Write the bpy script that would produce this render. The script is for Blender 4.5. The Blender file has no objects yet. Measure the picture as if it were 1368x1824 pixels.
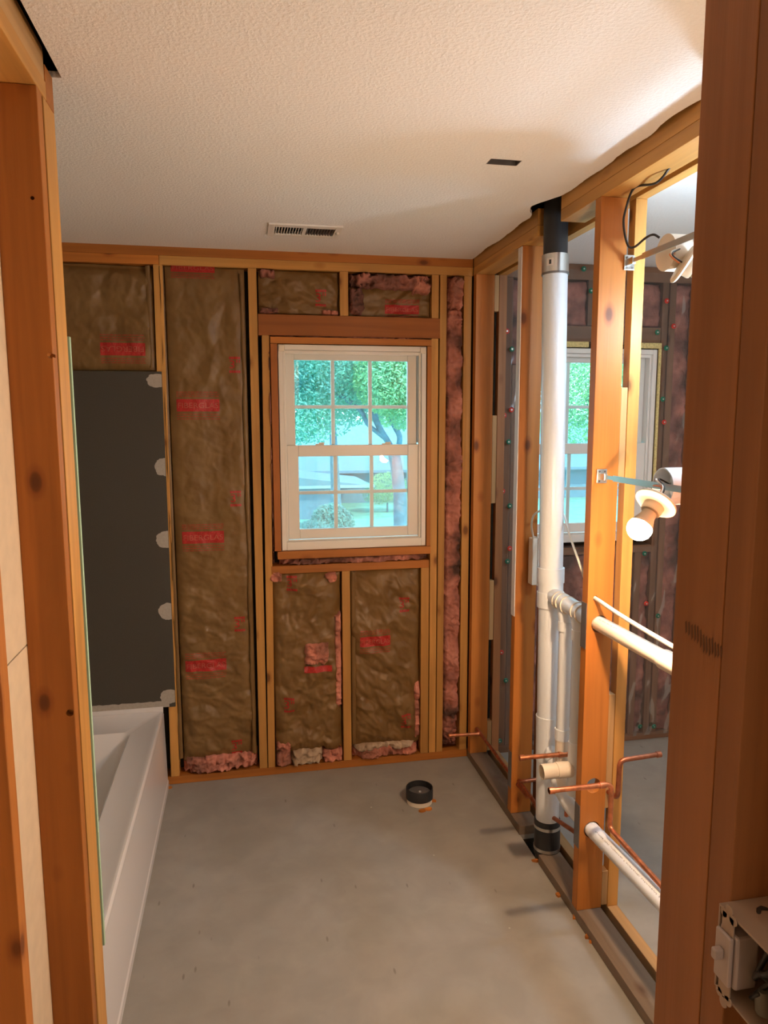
import bpy, bmesh, math, random
from math import pi, sin, cos, radians as R
from mathutils import Vector, Matrix, noise as mn
S = bpy.context.scene
COL = S.collection
random.seed(7)
# ------------------------------------------------------------------ camera
CAM_H = 1.7045; F_PX = 1275.07; YAW, PITCH, ROLL = .1925, -.1292, -.0026
FW = Vector((sin(YAW)*cos(PITCH), cos(YAW)*cos(PITCH), sin(PITCH)))
RT0 = Vector((cos(YAW), -sin(YAW), 0)); UP0 = RT0.cross(FW)
RT = RT0*cos(ROLL)+UP0*sin(ROLL); UP = UP0*cos(ROLL)-RT0*sin(ROLL)
cd = bpy.data.cameras.new('camera'); cam = bpy.data.objects.new('camera', cd); COL.objects.link(cam)
cam.matrix_world = Matrix(((RT.x, UP.x, -FW.x, 0), (RT.y, UP.y, -FW.y, 0), (RT.z, UP.z, -FW.z, CAM_H), (0, 0, 0, 1)))
cd.sensor_fit = 'HORIZONTAL'; cd.sensor_width = 26.0; cd.lens = 26.0*F_PX/1368.0
cd.clip_start = .02; cd.clip_end = 400
S.camera = cam
# ------------------------------------------------------------------ world and lamps
S.view_settings.view_transform = 'Standard'; S.view_settings.look = 'None'
S.view_settings.gamma = 1.0; S.view_settings.exposure = 0.66
w = bpy.data.worlds.new('daylight'); S.world = w; w.use_nodes = True
bg = w.node_tree.nodes['Background']; bg.inputs[0].default_value = (.42, .78, 1.0, 1); bg.inputs[1].default_value = 2.9
BULB1_POS = Vector((.986, 1.648, 1.426)); BULB1_COL = (1.0, .66, .40); BULB1_W = 62.0
BULB2_POS = Vector((1.335, 1.775, 2.03)); BULB2_COL = (.62, .82, 1.0); BULB2_W = 34.0
sun = bpy.data.lights.new('sun', 'SUN'); so = bpy.data.objects.new('sun', sun); COL.objects.link(so)
sun.energy = 3.0; sun.angle = R(2); sun.color = (.95, 1.0, .72); so.rotation_euler = (R(42), 0, R(35))
hl = bpy.data.lights.new('hallway_fill_light', 'AREA'); hl.shape = 'DISK'; hl.size = .25; hl.energy = 9; hl.color = (1, .80, .60)  # added fill light behind the camera, no lamp is known there
ho = bpy.data.objects.new('hallway_fill_light', hl); COL.objects.link(ho); ho.location = (.45, -1.28, 2.38)

def P(px, py, Y):      # where the sight line through a photo point meets the plane y = Y
    d = FW + RT*((px-684)/F_PX) + UP*((912-py)/F_PX); t = Y/d.y
    return Vector((0, 0, CAM_H)) + d*t
# ------------------------------------------------------------------ materials
def new_mat(name):
    m = bpy.data.materials.new(name); m.use_nodes = True; nt = m.node_tree
    return m, nt, nt.nodes['Principled BSDF']
def nd(nt, typ, **kw):
    n = nt.nodes.new(typ)
    for k, v in kw.items():
        if k.startswith('i_'): n.inputs[k[2:].replace('_', ' ')].default_value = v
        else: setattr(n, k, v)
    return n
def ramp(nt, src, pts):
    r = nt.nodes.new('ShaderNodeValToRGB'); e = r.color_ramp.elements
    while len(e) < len(pts): e.new(.5)
    for k, (p, c) in enumerate(pts): e[k].position = p; e[k].color = (*c, 1) if len(c) == 3 else c
    nt.links.new(src, r.inputs[0]); return r
def plain(name, col, rough=.5, metal=0, bump=0, scale=60, var=.0, spec=.5):
    m, nt, b = new_mat(name); L = nt.links
    b.inputs['Roughness'].default_value = rough; b.inputs['Metallic'].default_value = metal
    b.inputs['Specular IOR Level'].default_value = spec
    b.inputs['Base Color'].default_value = (*col, 1)
    tc = nd(nt, 'ShaderNodeTexCoord'); n = nd(nt, 'ShaderNodeTexNoise', i_Scale=scale, i_Detail=4.0)
    L.new(tc.outputs['Object'], n.inputs['Vector'])
    if var:
        r = ramp(nt, n.outputs['Fac'], [(.3, [c*(1-var) for c in col]), (.7, [min(1, c*(1+var)) for c in col])])
        L.new(r.outputs[0], b.inputs['Base Color'])
    if bump:
        bp = nd(nt, 'ShaderNodeBump', i_Strength=bump, i_Distance=.004); L.new(n.outputs['Fac'], bp.inputs['Height']); L.new(bp.outputs[0], b.inputs['Normal'])
    return m
WOODS = {}
def wood(tone='orange', axis='z'):
    if (tone, axis) in WOODS: return WOODS[(tone, axis)]
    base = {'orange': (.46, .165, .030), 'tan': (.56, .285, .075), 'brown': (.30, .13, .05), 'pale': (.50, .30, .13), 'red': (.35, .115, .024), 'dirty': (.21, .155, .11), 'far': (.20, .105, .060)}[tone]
    m, nt, b = new_mat('lumber_%s_%s' % (tone, axis)); L = nt.links
    tc = nd(nt, 'ShaderNodeTexCoord'); oi = nd(nt, 'ShaderNodeObjectInfo')
    mu = nd(nt, 'ShaderNodeMath', operation='MULTIPLY'); mu.inputs[1].default_value = 37.0; L.new(oi.outputs['Random'], mu.inputs[0])
    cx = nd(nt, 'ShaderNodeCombineXYZ'); [L.new(mu.outputs[0], cx.inputs[k]) for k in range(3)]
    ad = nd(nt, 'ShaderNodeVectorMath', operation='ADD'); L.new(tc.outputs['Object'], ad.inputs[0]); L.new(cx.outputs[0], ad.inputs[1])
    def mapped(s_long, s_cross):
        mp = nd(nt, 'ShaderNodeMapping'); k = 'xyz'.index(axis); sc = [s_cross]*3; sc[k] = s_long
        mp.inputs['Scale'].default_value = sc; L.new(ad.outputs[0], mp.inputs[0]); return mp.outputs[0]
    n1 = nd(nt, 'ShaderNodeTexNoise', i_Scale=1.0, i_Detail=5.0, i_Distortion=.6); L.new(mapped(1.3, 34), n1.inputs['Vector'])
    n2 = nd(nt, 'ShaderNodeTexNoise', i_Scale=1.0, i_Detail=3.0); L.new(mapped(1.2, 3.5), n2.inputs['Vector'])
    n3 = nd(nt, 'ShaderNodeTexNoise', i_Scale=1.0, i_Detail=2.0); L.new(mapped(4, 160), n3.inputs['Vector'])
    r1 = ramp(nt, n1.outputs['Fac'], [(.33, [c*.86 for c in base]), (.5, base), (.68, [min(1, c*1.12) for c in base])])
    r2 = ramp(nt, n2.outputs['Fac'], [(.3, (.80, .76, .72)), (.62, (1.08, 1.06, 1.04))])
    mx = nd(nt, 'ShaderNodeMix', data_type='RGBA', blend_type='MULTIPLY'); mx.inputs[0].default_value = 1
    L.new(r1.outputs[0], mx.inputs[6]); L.new(r2.outputs[0], mx.inputs[7])
    vo = nd(nt, 'ShaderNodeTexVoronoi', i_Scale=1.0, i_Randomness=1.0); L.new(mapped(5.5, 10), vo.inputs['Vector'])
    sx_ = nd(nt, 'ShaderNodeSeparateColor'); L.new(vo.outputs['Color'], sx_.inputs[0])
    gt = nd(nt, 'ShaderNodeMath', operation='LESS_THAN'); gt.inputs[1].default_value = .45; L.new(sx_.outputs[0], gt.inputs[0])
    ads = nd(nt, 'ShaderNodeMath', operation='ADD'); L.new(vo.outputs['Distance'], ads.inputs[0]); L.new(gt.outputs[0], ads.inputs[1])
    kn = ramp(nt, ads.outputs[0], [(.05, (.20, .13, .10)), (.10, (.30, .21, .16)), (.14, (.70, .60, .54)), (.24, (1, 1, 1))])
    m2 = nd(nt, 'ShaderNodeMix', data_type='RGBA', blend_type='MULTIPLY'); m2.inputs[0].default_value = .85
    L.new(mx.outputs[2], m2.inputs[6]); L.new(kn.outputs[0], m2.inputs[7])
    rr = nd(nt, 'ShaderNodeMapRange'); rr.inputs['To Min'].default_value = .80; rr.inputs['To Max'].default_value = 1.14
    L.new(oi.outputs['Random'], rr.inputs[0]); vm = nd(nt, 'ShaderNodeVectorMath', operation='SCALE')
    L.new(m2.outputs[2], vm.inputs[0]); L.new(rr.outputs[0], vm.inputs['Scale']); L.new(vm.outputs[0], b.inputs['Base Color'])
    b.inputs['Roughness'].default_value = .52; b.inputs['Specular IOR Level'].default_value = .35
    bp = nd(nt, 'ShaderNodeBump', i_Strength=.25, i_Distance=.0015); L.new(n3.outputs['Fac'], bp.inputs['Height']); L.new(bp.outputs[0], b.inputs['Normal'])
    WOODS[(tone, axis)] = m; return m
M = {}
M['white_vinyl'] = plain('white_vinyl', (.80, .76, .70), .38)
M['pvc'] = plain('white_pvc', (.74, .79, .84), .32, bump=.03, scale=40)
M['pvc_cream'] = plain('cream_pvc', (.80, .72, .60), .35)
M['black_rubber'] = plain('black_rubber', (.018, .018, .02), .45, bump=.1, scale=80)
M['steel'] = plain('galvanised_steel', (.62, .62, .60), .28, 1.0, bump=.05)
M['grey_steel'] = plain('grey_nail_plate', (.20, .19, .19), .45, .6)
M['copper'] = plain('copper', (.72, .27, .13), .34, .9, bump=.08, scale=50, var=.25)
M['copper_dark'] = plain('tarnished_copper', (.42, .15, .08), .42, .85, bump=.08, scale=50, var=.3)
M['tub'] = plain('white_enamel', (.76, .74, .74), .20, bump=.02, scale=6)
M['black'] = plain('black_cable', (.02, .02, .022), .4)
M['white_cable'] = plain('white_cable', (.74, .72, .66), .4)
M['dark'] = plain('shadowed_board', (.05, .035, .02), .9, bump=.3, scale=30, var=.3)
M['drywall'] = plain('cream_drywall', (.66, .52, .35), .8, bump=.1, scale=25, var=.05)
M['gypsum'] = plain('gypsum_board', (.72, .66, .58), .9, bump=.15, scale=90, var=.05)
M['greenboard'] = plain('green_board', (.42, .60, .42), .85, bump=.1)
M['dark_board'] = plain('dark_moisture_board', (.060, .052, .040), .75, bump=.08, scale=250, var=.08)
M['compound'] = plain('joint_compound', (.40, .36, .31), .85, bump=.3, scale=90, var=.07)
M['foam'] = plain('yellow_foam', (.70, .56, .24), .9, bump=.8, scale=120, var=.2)
M['red_ink'] = plain('red_ink', (.42, .018, .014), .5, bump=.1, scale=200, var=.25)
M['pink_ink'] = plain('light_lettering', (.44, .10, .06), .5)
M['washer_green'] = plain('green_plastic', (.01, .14, .08), .35)
M['washer_red'] = plain('red_plastic', (.55, .035, .02), .35)
M['ceramic'] = plain('cream_plastic', (.62, .52, .38), .4)
M['ivory'] = plain('ivory_plastic', (.40, .31, .25), .4)
M['box_plastic'] = plain('grey_plastic_box', (.30, .20, .14), .45)
M['toggle'] = plain('white_toggle_plastic', (.46, .40, .40), .35)
M['wire_red'] = plain('red_wire_nut', (.55, .01, .02), .4)
M['wirenut_grey'] = plain('grey_wire_nut', (.12, .12, .10), .5)
M['faded_ink'] = plain('faded_print', (.20, .18, .17), .6)
M['ink'] = plain('black_ink', (.03, .03, .03), .6)
M['paper'] = plain('white_label_paper', (.75, .7, .66), .6)
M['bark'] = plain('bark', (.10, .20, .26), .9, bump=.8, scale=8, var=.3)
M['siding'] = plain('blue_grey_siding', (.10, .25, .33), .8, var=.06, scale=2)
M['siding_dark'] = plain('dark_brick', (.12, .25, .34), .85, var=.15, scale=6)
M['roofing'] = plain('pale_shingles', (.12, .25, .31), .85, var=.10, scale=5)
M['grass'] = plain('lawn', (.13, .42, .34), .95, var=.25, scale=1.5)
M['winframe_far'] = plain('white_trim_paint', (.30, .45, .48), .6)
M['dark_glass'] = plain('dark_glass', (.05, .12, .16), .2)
def leafmat(name, a, b2):
    m, nt, b = new_mat(name); L = nt.links
    g = nd(nt, 'ShaderNodeTexCoord'); n = nd(nt, 'ShaderNodeTexNoise', i_Scale=1.6, i_Detail=5.0); L.new(g.outputs['Object'], n.inputs['Vector'])
    r = ramp(nt, n.outputs['Fac'], [(.32, a), (.68, b2)]); L.new(r.outputs[0], b.inputs['Base Color'])
    b.inputs['Roughness'].default_value = .6
    tr = nd(nt, 'ShaderNodeBsdfTranslucent'); L.new(r.outputs[0], tr.inputs[0]); ms = nd(nt, 'ShaderNodeMixShader'); ms.inputs[0].default_value = .4
    L.new(b.outputs[0], ms.inputs[1]); L.new(tr.outputs[0], ms.inputs[2]); L.new(ms.outputs[0], nt.nodes['Material Output'].inputs[0])
    return m
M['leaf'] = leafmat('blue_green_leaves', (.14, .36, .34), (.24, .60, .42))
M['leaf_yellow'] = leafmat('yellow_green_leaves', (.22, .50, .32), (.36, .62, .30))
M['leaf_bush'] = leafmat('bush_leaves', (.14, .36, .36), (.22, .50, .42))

def kraft():
    m, nt, b = new_mat('kraft_paper'); L = nt.links
    tc = nd(nt, 'ShaderNodeTexCoord'); n = nd(nt, 'ShaderNodeTexNoise', i_Scale=9.0, i_Detail=6.0); L.new(tc.outputs['Object'], n.inputs['Vector'])
    r = ramp(nt, n.outputs['Fac'], [(.3, (.160, .083, .023)), (.7, (.225, .127, .042))]); L.new(r.outputs[0], b.inputs['Base Color'])
    b.inputs['Roughness'].default_value = .44; b.inputs['Specular IOR Level'].default_value = .42
    n2 = nd(nt, 'ShaderNodeTexNoise', i_Scale=26.0, i_Detail=4.0, i_Distortion=1.2); L.new(tc.outputs['Object'], n2.inputs['Vector'])
    bp = nd(nt, 'ShaderNodeBump', i_Strength=.22, i_Distance=.004); L.new(n2.outputs['Fac'], bp.inputs['Height']); L.new(bp.outputs[0], b.inputs['Normal'])
    return m
M['kraft'] = kraft()
def pinkwool(name, a, c, d):
    m, nt, b = new_mat(name); L = nt.links
    tc = nd(nt, 'ShaderNodeTexCoord'); n = nd(nt, 'ShaderNodeTexNoise', i_Scale=22.0, i_Detail=7.0, i_Roughness=.65, i_Distortion=.8); L.new(tc.outputs['Object'], n.inputs['Vector'])
    n0 = nd(nt, 'ShaderNodeTexNoise', i_Scale=7.0, i_Detail=3.0); L.new(tc.outputs['Object'], n0.inputs['Vector'])
    r = ramp(nt, n0.outputs['Fac'], [(.34, a), (.52, c), (.7, d)]); L.new(r.outputs[0], b.inputs['Base Color'])
    b.inputs['Roughness'].default_value = .95; b.inputs['Specular IOR Level'].default_value = .1
    bp = nd(nt, 'ShaderNodeBump', i_Strength=1.0, i_Distance=.012); L.new(n.outputs['Fac'], bp.inputs['Height']); L.new(bp.outputs[0], b.inputs['Normal'])
    return m
M['pink'] = pinkwool('pink_fibreglass', (.24, .11, .075), (.62, .24, .17), (.76, .33, .24))
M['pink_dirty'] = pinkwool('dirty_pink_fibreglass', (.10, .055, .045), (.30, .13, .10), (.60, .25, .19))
M['pink_strip'] = pinkwool('streaky_pink_fibreglass', (.09, .050, .04), (.46, .18, .13), (.70, .30, .22))
M['pale_wool'] = pinkwool('pale_backing', (.40, .27, .17), (.56, .42, .30), (.68, .55, .42))

def ceiling_mat():
    m, nt, b = new_mat('textured_ceiling_paint'); L = nt.links
    tc = nd(nt, 'ShaderNodeTexCoord'); b.inputs['Base Color'].default_value = (.84, .82, .80, 1); b.inputs['Roughness'].default_value = .85
    n = nd(nt, 'ShaderNodeTexNoise', i_Scale=120.0, i_Detail=3.0, i_Roughness=.5); L.new(tc.outputs['Object'], n.inputs['Vector'])
    r = ramp(nt, n.outputs['Fac'], [(.42, (0, 0, 0)), (.62, (1, 1, 1))])
    bp = nd(nt, 'ShaderNodeBump', i_Strength=.42, i_Distance=.0022); L.new(r.outputs[0], bp.inputs['Height']); L.new(bp.outputs[0], b.inputs['Normal'])
    return m
M['ceiling'] = ceiling_mat()
def floor_mat():
    m, nt, b = new_mat('grey_skimmed_subfloor'); L = nt.links
    tc = nd(nt, 'ShaderNodeTexCoord'); v = tc.outputs['Object']
    n1 = nd(nt, 'ShaderNodeTexNoise', i_Scale=2.2, i_Detail=7.0, i_Roughness=.6, i_Distortion=.5); L.new(v, n1.inputs['Vector'])
    r1 = ramp(nt, n1.outputs['Fac'], [(.3, (.285, .265, .232)), (.5, (.315, .296, .262)), (.72, (.355, .338, .308))])
    n2 = nd(nt, 'ShaderNodeTexNoise', i_Scale=9.0, i_Detail=7.0, i_Distortion=.4); L.new(v, n2.inputs['Vector'])
    r2 = ramp(nt, n2.outputs['Fac'], [(.35, (.93, .93, .93)), (.65, (1.05, 1.05, 1.05))])
    mx = nd(nt, 'ShaderNodeMix', data_type='RGBA', blend_type='MULTIPLY'); mx.inputs[0].default_value = 1; L.new(r1.outputs[0], mx.inputs[6]); L.new(r2.outputs[0], mx.inputs[7])
    # short dark scratches and dents
    mp = nd(nt, 'ShaderNodeMapping'); mp.inputs['Scale'].default_value = (26, 8, 1); mp.inputs['Rotation'].default_value = (0, 0, .10); L.new(v, mp.inputs[0])
    vo = nd(nt, 'ShaderNodeTexVoronoi', i_Scale=1.0); L.new(mp.outputs[0], vo.inputs['Vector'])
    se = nd(nt, 'ShaderNodeSeparateColor'); L.new(vo.outputs['Color'], se.inputs[0]); gg = nd(nt, 'ShaderNodeMath', operation='LESS_THAN'); gg.inputs[1].default_value = .66; L.new(se.outputs[0], gg.inputs[0])
    av = nd(nt, 'ShaderNodeMath', operation='ADD'); L.new(vo.outputs['Distance'], av.inputs[0]); L.new(gg.outputs[0], av.inputs[1])
    r3 = ramp(nt, av.outputs[0], [(.06, (.34, .32, .30)), (.13, (1, 1, 1))])
    m2 = nd(nt, 'ShaderNodeMix', data_type='RGBA', blend_type='MULTIPLY'); L.new(n2.outputs['Fac'], m2.inputs[0]); L.new(mx.outputs[2], m2.inputs[6]); L.new(r3.outputs[0], m2.inputs[7])
    # white specks
    v2 = nd(nt, 'ShaderNodeTexVoronoi', i_Scale=7.0); L.new(v, v2.inputs['Vector'])
    r4 = ramp(nt, v2.outputs['Distance'], [(.02, (1, 1, 1)), (.035, (0, 0, 0))])
    m3 = nd(nt, 'ShaderNodeMix', data_type='RGBA'); m3.inputs[7].default_value = (.6, .58, .54, 1); L.new(r4.outputs[0], m3.inputs[0]); L.new(m2.outputs[2], m3.inputs[6])
    L.new(m3.outputs[2], b.inputs['Base Color'])
    rr = ramp(nt, n1.outputs['Fac'], [(.35, (.36, .36, .36)), (.65, (.60, .60, .60))]); L.new(rr.outputs[0], b.inputs['Roughness'])
    b.inputs['Specular IOR Level'].default_value = .4
    bp = nd(nt, 'ShaderNodeBump', i_Strength=.15, i_Distance=.004); L.new(n2.outputs['Fac'], bp.inputs['Height']); L.new(bp.outputs[0], b.inputs['Normal'])
    return m
M['floor'] = floor_mat()
def thin_glass(name, haze=0.0, rough=.0, refl=1.0):
    m, nt, b = new_mat(name); L = nt.links; nt.nodes.remove(b)
    t = nd(nt, 'ShaderNodeBsdfTransparent'); t.inputs[0].default_value = (.97, .98, .98, 1)
    g = nd(nt, 'ShaderNodeBsdfGlossy'); g.inputs['Roughness'].default_value = rough
    fr = nd(nt, 'ShaderNodeFresnel', i_IOR=1.45); ms = nd(nt, 'ShaderNodeMixShader'); ml = nd(nt, 'ShaderNodeMath', operation='MULTIPLY'); ml.inputs[1].default_value = refl
    L.new(fr.outputs[0], ml.inputs[0]); L.new(ml.outputs[0], ms.inputs[0]); L.new(t.outputs[0], ms.inputs[1]); L.new(g.outputs[0], ms.inputs[2])
    out = ms
    if haze:
        d = nd(nt, 'ShaderNodeBsdfDiffuse'); d.inputs[0].default_value = (.75, .72, .72, 1); m2 = nd(nt, 'ShaderNodeMixShader'); m2.inputs[0].default_value = haze
        L.new(ms.outputs[0], m2.inputs[1]); L.new(d.outputs[0], m2.inputs[2]); out = m2
    L.new(out.outputs[0], nt.nodes['Material Output'].inputs[0]); return m
M['glass'] = thin_glass('window_glass')
M['poly'] = thin_glass('clear_poly_sheet', .04, .18, .5)
M['screen'] = thin_glass('insect_screen_mesh', .17, .3, .2)
def bulb_mat(name, col, s):
    m, nt, b = new_mat(name); b.inputs['Emission Color'].default_value = (*col, 1); b.inputs['Emission Strength'].default_value = s
    b.inputs['Base Color'].default_value = (.9, .9, .9, 1); return m
# emission strength of a 60 mm bulb from its power (area x pi x strength = watts)
AB = 4*pi*.030**2
M['bulb_warm'] = bulb_mat('glowing_warm_bulb', BULB1_COL, BULB1_W/(AB*pi)/2)
M['bulb_cool'] = bulb_mat('glowing_cool_bulb', BULB2_COL, BULB2_W/(AB*pi)/2)

# ------------------------------------------------------------------ builders
def finish(name, bm, mat, parent=None, origin=None, smooth=False, bev=0):
    bmesh.ops.recalc_face_normals(bm, faces=bm.faces)
    me = bpy.data.meshes.new(name)
    if origin is None and parent is None:
        xs = [v.co for v in bm.verts]
        origin = Vector(((min(v.x for v in xs)+max(v.x for v in xs))/2, (min(v.y for v in xs)+max(v.y for v in xs))/2, min(v.z for v in xs)))
    if parent is not None: origin = parent_world(parent)
    bmesh.ops.translate(bm, verts=bm.verts, vec=-origin)
    bm.to_mesh(me); bm.free()
    if smooth:
        for p in me.polygons: p.use_smooth = True
        me.set_sharp_from_angle(angle=R(38))
    me.materials.append(mat if not isinstance(mat, str) else M[mat])
    o = bpy.data.objects.new(name, me); COL.objects.link(o)
    if parent is not None: o.parent = parent
    else: o.location = origin
    if bev:
        md = o.modifiers.new('bevel', 'BEVEL'); md.width = bev; md.segments = 2; md.limit_method = 'ANGLE'
    return o
def parent_world(p):
    v = Vector(p.location)
    while p.parent: p = p.parent; v = v+Vector(p.location)
    return v
def tag(o, label, cat, group=None):
    o['label'] = label; o['category'] = cat
    if group: o['group'] = group
    return o
def struct(o): o['kind'] = 'structure'; return o
def thing(name, loc, label=None, cat=None, group=None, st=False):
    o = bpy.data.objects.new(name, None); COL.objects.link(o); o.location = loc; o.empty_display_size = .05
    if label: tag(o, label, cat, group)
    if st: struct(o)
    return o
def add_box(bm, x0, x1, y0, y1, z0, z1, lean=(0, 0)):
    v = [bm.verts.new((x, y, z)) for x, y, z in ((x0, y0, z0), (x1, y0, z0), (x1, y1, z0), (x0, y1, z0), (x0+lean[0], y0+lean[1], z1), (x1+lean[0], y0+lean[1], z1), (x1+lean[0], y1+lean[1], z1), (x0+lean[0], y1+lean[1], z1))]
    for f in ((0, 3, 2, 1), (4, 5, 6, 7), (0, 1, 5, 4), (1, 2, 6, 5), (2, 3, 7, 6), (3, 0, 4, 7)): bm.faces.new([v[i] for i in f])
    return v
def box(name, x0, x1, y0, y1, z0, z1, mat, parent=None, bev=.0015, lean=(0, 0)):
    bm = bmesh.new(); add_box(bm, x0, x1, y0, y1, z0, z1, lean); return finish(name, bm, mat, parent, bev=bev)
def frame_of(d):
    d = Vector(d).normalized(); a = Vector((0, 0, 1)) if abs(d.z) < .9 else Vector((1, 0, 0))
    u = d.cross(a).normalized(); return u, d.cross(u).normalized()
def add_tube(bm, pts, rad, n=20, caps=True, closed_inner=None):
    pts = [Vector(p) for p in pts]; rads = rad if isinstance(rad, (list, tuple)) else [rad]*len(pts)
    rings = []; u = None
    for i, p in enumerate(pts):
        t = (pts[min(i+1, len(pts)-1)]-pts[max(i-1, 0)]).normalized()
        if u is None: u, v = frame_of(t)
        else: u = (u-t*u.dot(t)).normalized(); v = t.cross(u)
        rings.append([bm.verts.new(p+(u*cos(2*pi*k/n)+v*sin(2*pi*k/n))*rads[i]) for k in range(n)])
    for a, b in zip(rings, rings[1:]):
        for k in range(n): bm.faces.new((a[k], a[(k+1) % n], b[(k+1) % n], b[k]))
    if caps:
        bm.faces.new(rings[0][::-1]); bm.faces.new(rings[-1])
def tube(name, pts, rad, mat, parent=None, n=20, smooth=True): 
    bm = bmesh.new(); add_tube(bm, pts, rad, n); return finish(name, bm, mat, parent, smooth=smooth)
def rev(p0, axis, prof):   # lathe: prof is a list of (distance along axis, radius)
    a = Vector(axis).normalized(); return [Vector(p0)+a*d for d, r in prof], [max(r, .0003) for d, r in prof]
def lathe(name, p0, axis, prof, mat, parent=None, n=32):
    bm = bmesh.new(); a = Vector(axis).normalized(); u, v = frame_of(a); rings = []
    for d, r in prof: rings.append([bm.verts.new(Vector(p0)+a*d+(u*cos(2*pi*k/n)+v*sin(2*pi*k/n))*max(r, .0002)) for k in range(n)])
    for q, s in zip(rings, rings[1:]):
        for k in range(n): bm.faces.new((q[k], q[(k+1) % n], s[(k+1) % n], s[k]))
    bm.faces.new(rings[0][::-1]); bm.faces.new(rings[-1])
    return finish(name, bm, mat, parent, smooth=True)
def smoothpath(pts, sub=8):
    pts = [Vector(p) for p in pts]; out = []
    for i in range(len(pts)-1):
        p0, p1, p2, p3 = pts[max(i-1, 0)], pts[i], pts[i+1], pts[min(i+2, len(pts)-1)]
        for k in range(sub):
            t = k/sub; out.append(.5*((2*p1)+(p2-p0)*t+(2*p0-5*p1+4*p2-p3)*t*t+(3*p1-p0-3*p2+p3)*t**3))
    return out+[pts[-1]]
def bent(pts, r, k=6):     # polyline with rounded corners
    pts = [Vector(p) for p in pts]; out = [pts[0]]
    for a, b, c in zip(pts, pts[1:], pts[2:]):
        d1 = (a-b).normalized(); d2 = (c-b).normalized(); p, q = b+d1*r, b+d2*r
        for i in range(k+1):
            t = i/k; out.append((1-t)**2*p+2*t*(1-t)*b+t*t*q)
    return out+[pts[-1]]
def slab_holes(name, xs, ys, z0, z1, holes, mat):     # flat slab on a grid of breaks, cells listed in holes are left open
    bm = bmesh.new()
    for i in range(len(xs)-1):
        for j in range(len(ys)-1):
            if (i, j) in holes: continue
            add_box(bm, xs[i], xs[i+1], ys[j], ys[j+1], z0, z1)
    return finish(name, bm, mat)
def cut(o, cutter):         # subtract a solid from an object's mesh for good
    md = o.modifiers.new('cut', 'BOOLEAN'); md.object = cutter; md.operation = 'DIFFERENCE'; md.solver = 'EXACT'
    dg = bpy.context.evaluated_depsgraph_get(); dg.update()
    me = bpy.data.meshes.new_from_object(o.evaluated_get(dg)); o.modifiers.clear(); o.data = me; bpy.data.objects.remove(cutter)
def N(x, y, z): return mn.noise(Vector((x, y, z)))

# ================================================================== SETTING
YB = 3.311; YO = 3.40; XR = 1.072; XR2 = 1.161; S0, S1 = 1.185, 1.223; ZT = 2.44; ZP = 2.365
# floor with a real hole where the waste stack drops through
fl = slab_holes('floor', [-1.2, 1.0755, 1.185, 2.3], [-1.5, 2.41, 2.60, 3.42], -.02, 0, {(1, 1)}, 'floor'); struct(fl)
struct(box('dark_void_board_1', 1.0, 1.25, 2.33, 2.66, -.34, -.32, 'dark', bev=0))  # dark box added below the floor hole, bottom here and sides next
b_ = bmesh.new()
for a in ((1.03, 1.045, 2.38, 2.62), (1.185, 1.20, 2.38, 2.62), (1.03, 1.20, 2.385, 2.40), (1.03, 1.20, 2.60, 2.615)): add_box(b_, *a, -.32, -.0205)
struct(finish('dark_void_board_2', b_, M['dark']))
# bathroom ceiling: textured slab, ragged edge along the stripped walls, openings for the register and the old junction box
bm = bmesh.new(); hx = [(.125, .385), (.714, .808)]; hy = [(2.862, 3.005), (2.055, 2.10)]
xs = [-.366, -.1, .125, .385, .55, .714, .808, .95]; 
ys = sorted({-1.45+.5*k for k in range(7)} | {1.76, 2.055, 2.10, 2.40, 2.862, 3.005, 3.311})
def ceil_cell(x0, x1, y0, y1): add_box(bm, x0, x1, y0, y1, ZT, ZT+.013)
for i in range(len(xs)-1):
    for j in range(len(ys)-1):
        cx, cy = (xs[i]+xs[i+1])/2, (ys[j]+ys[j+1])/2
        if any(a < cx < b and c < cy < d for (a, b), (c, d) in zip(hx, hy)): continue
        ceil_cell(xs[i], xs[i+1], ys[j], ys[j+1])
ceil_cell(-1.2, -.366, 1.765, 3.311)
n = 300
for k in range(n):       # torn right edge
    y0, y1 = -1.45+(YB+1.45)*k/n, -1.45+(YB+1.45)*(k+1)/n
    e = lambda y: 1.066+.005*N(y*9, 0, 3)+.004*N(y*31, 1, 3)-(.018*max(0, N(y*5, 7, 1)))-(.055*math.exp(-((y-2.47)/.09)**2))
    v = [bm.verts.new(c) for c in ((.95, y0, ZT), (e(y0), y0, ZT), (e(y1), y1, ZT), (.95, y1, ZT), (.95, y0, ZT+.013), (e(y0), y0, ZT+.013), (e(y1), y1, ZT+.013), (.95, y1, ZT+.013))]
    for f in ((0, 3, 2, 1), (4, 5, 6, 7), (1, 2, 6, 5)): bm.faces.new([v[i] for i in f])
struct(finish('ceiling', bm, 'ceiling'))
struct(box('ceiling_far_room', 1.226, 2.3, .76, 3.40, ZT, ZT+.013, 'ceiling', bev=0))
struct(box('dark_void_board_3', -1.25, 2.35, -1.55, 3.45, 2.66, 2.70, 'dark', bev=0))  # unseen dark slab added above the ceiling gaps to keep sky light out
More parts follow.
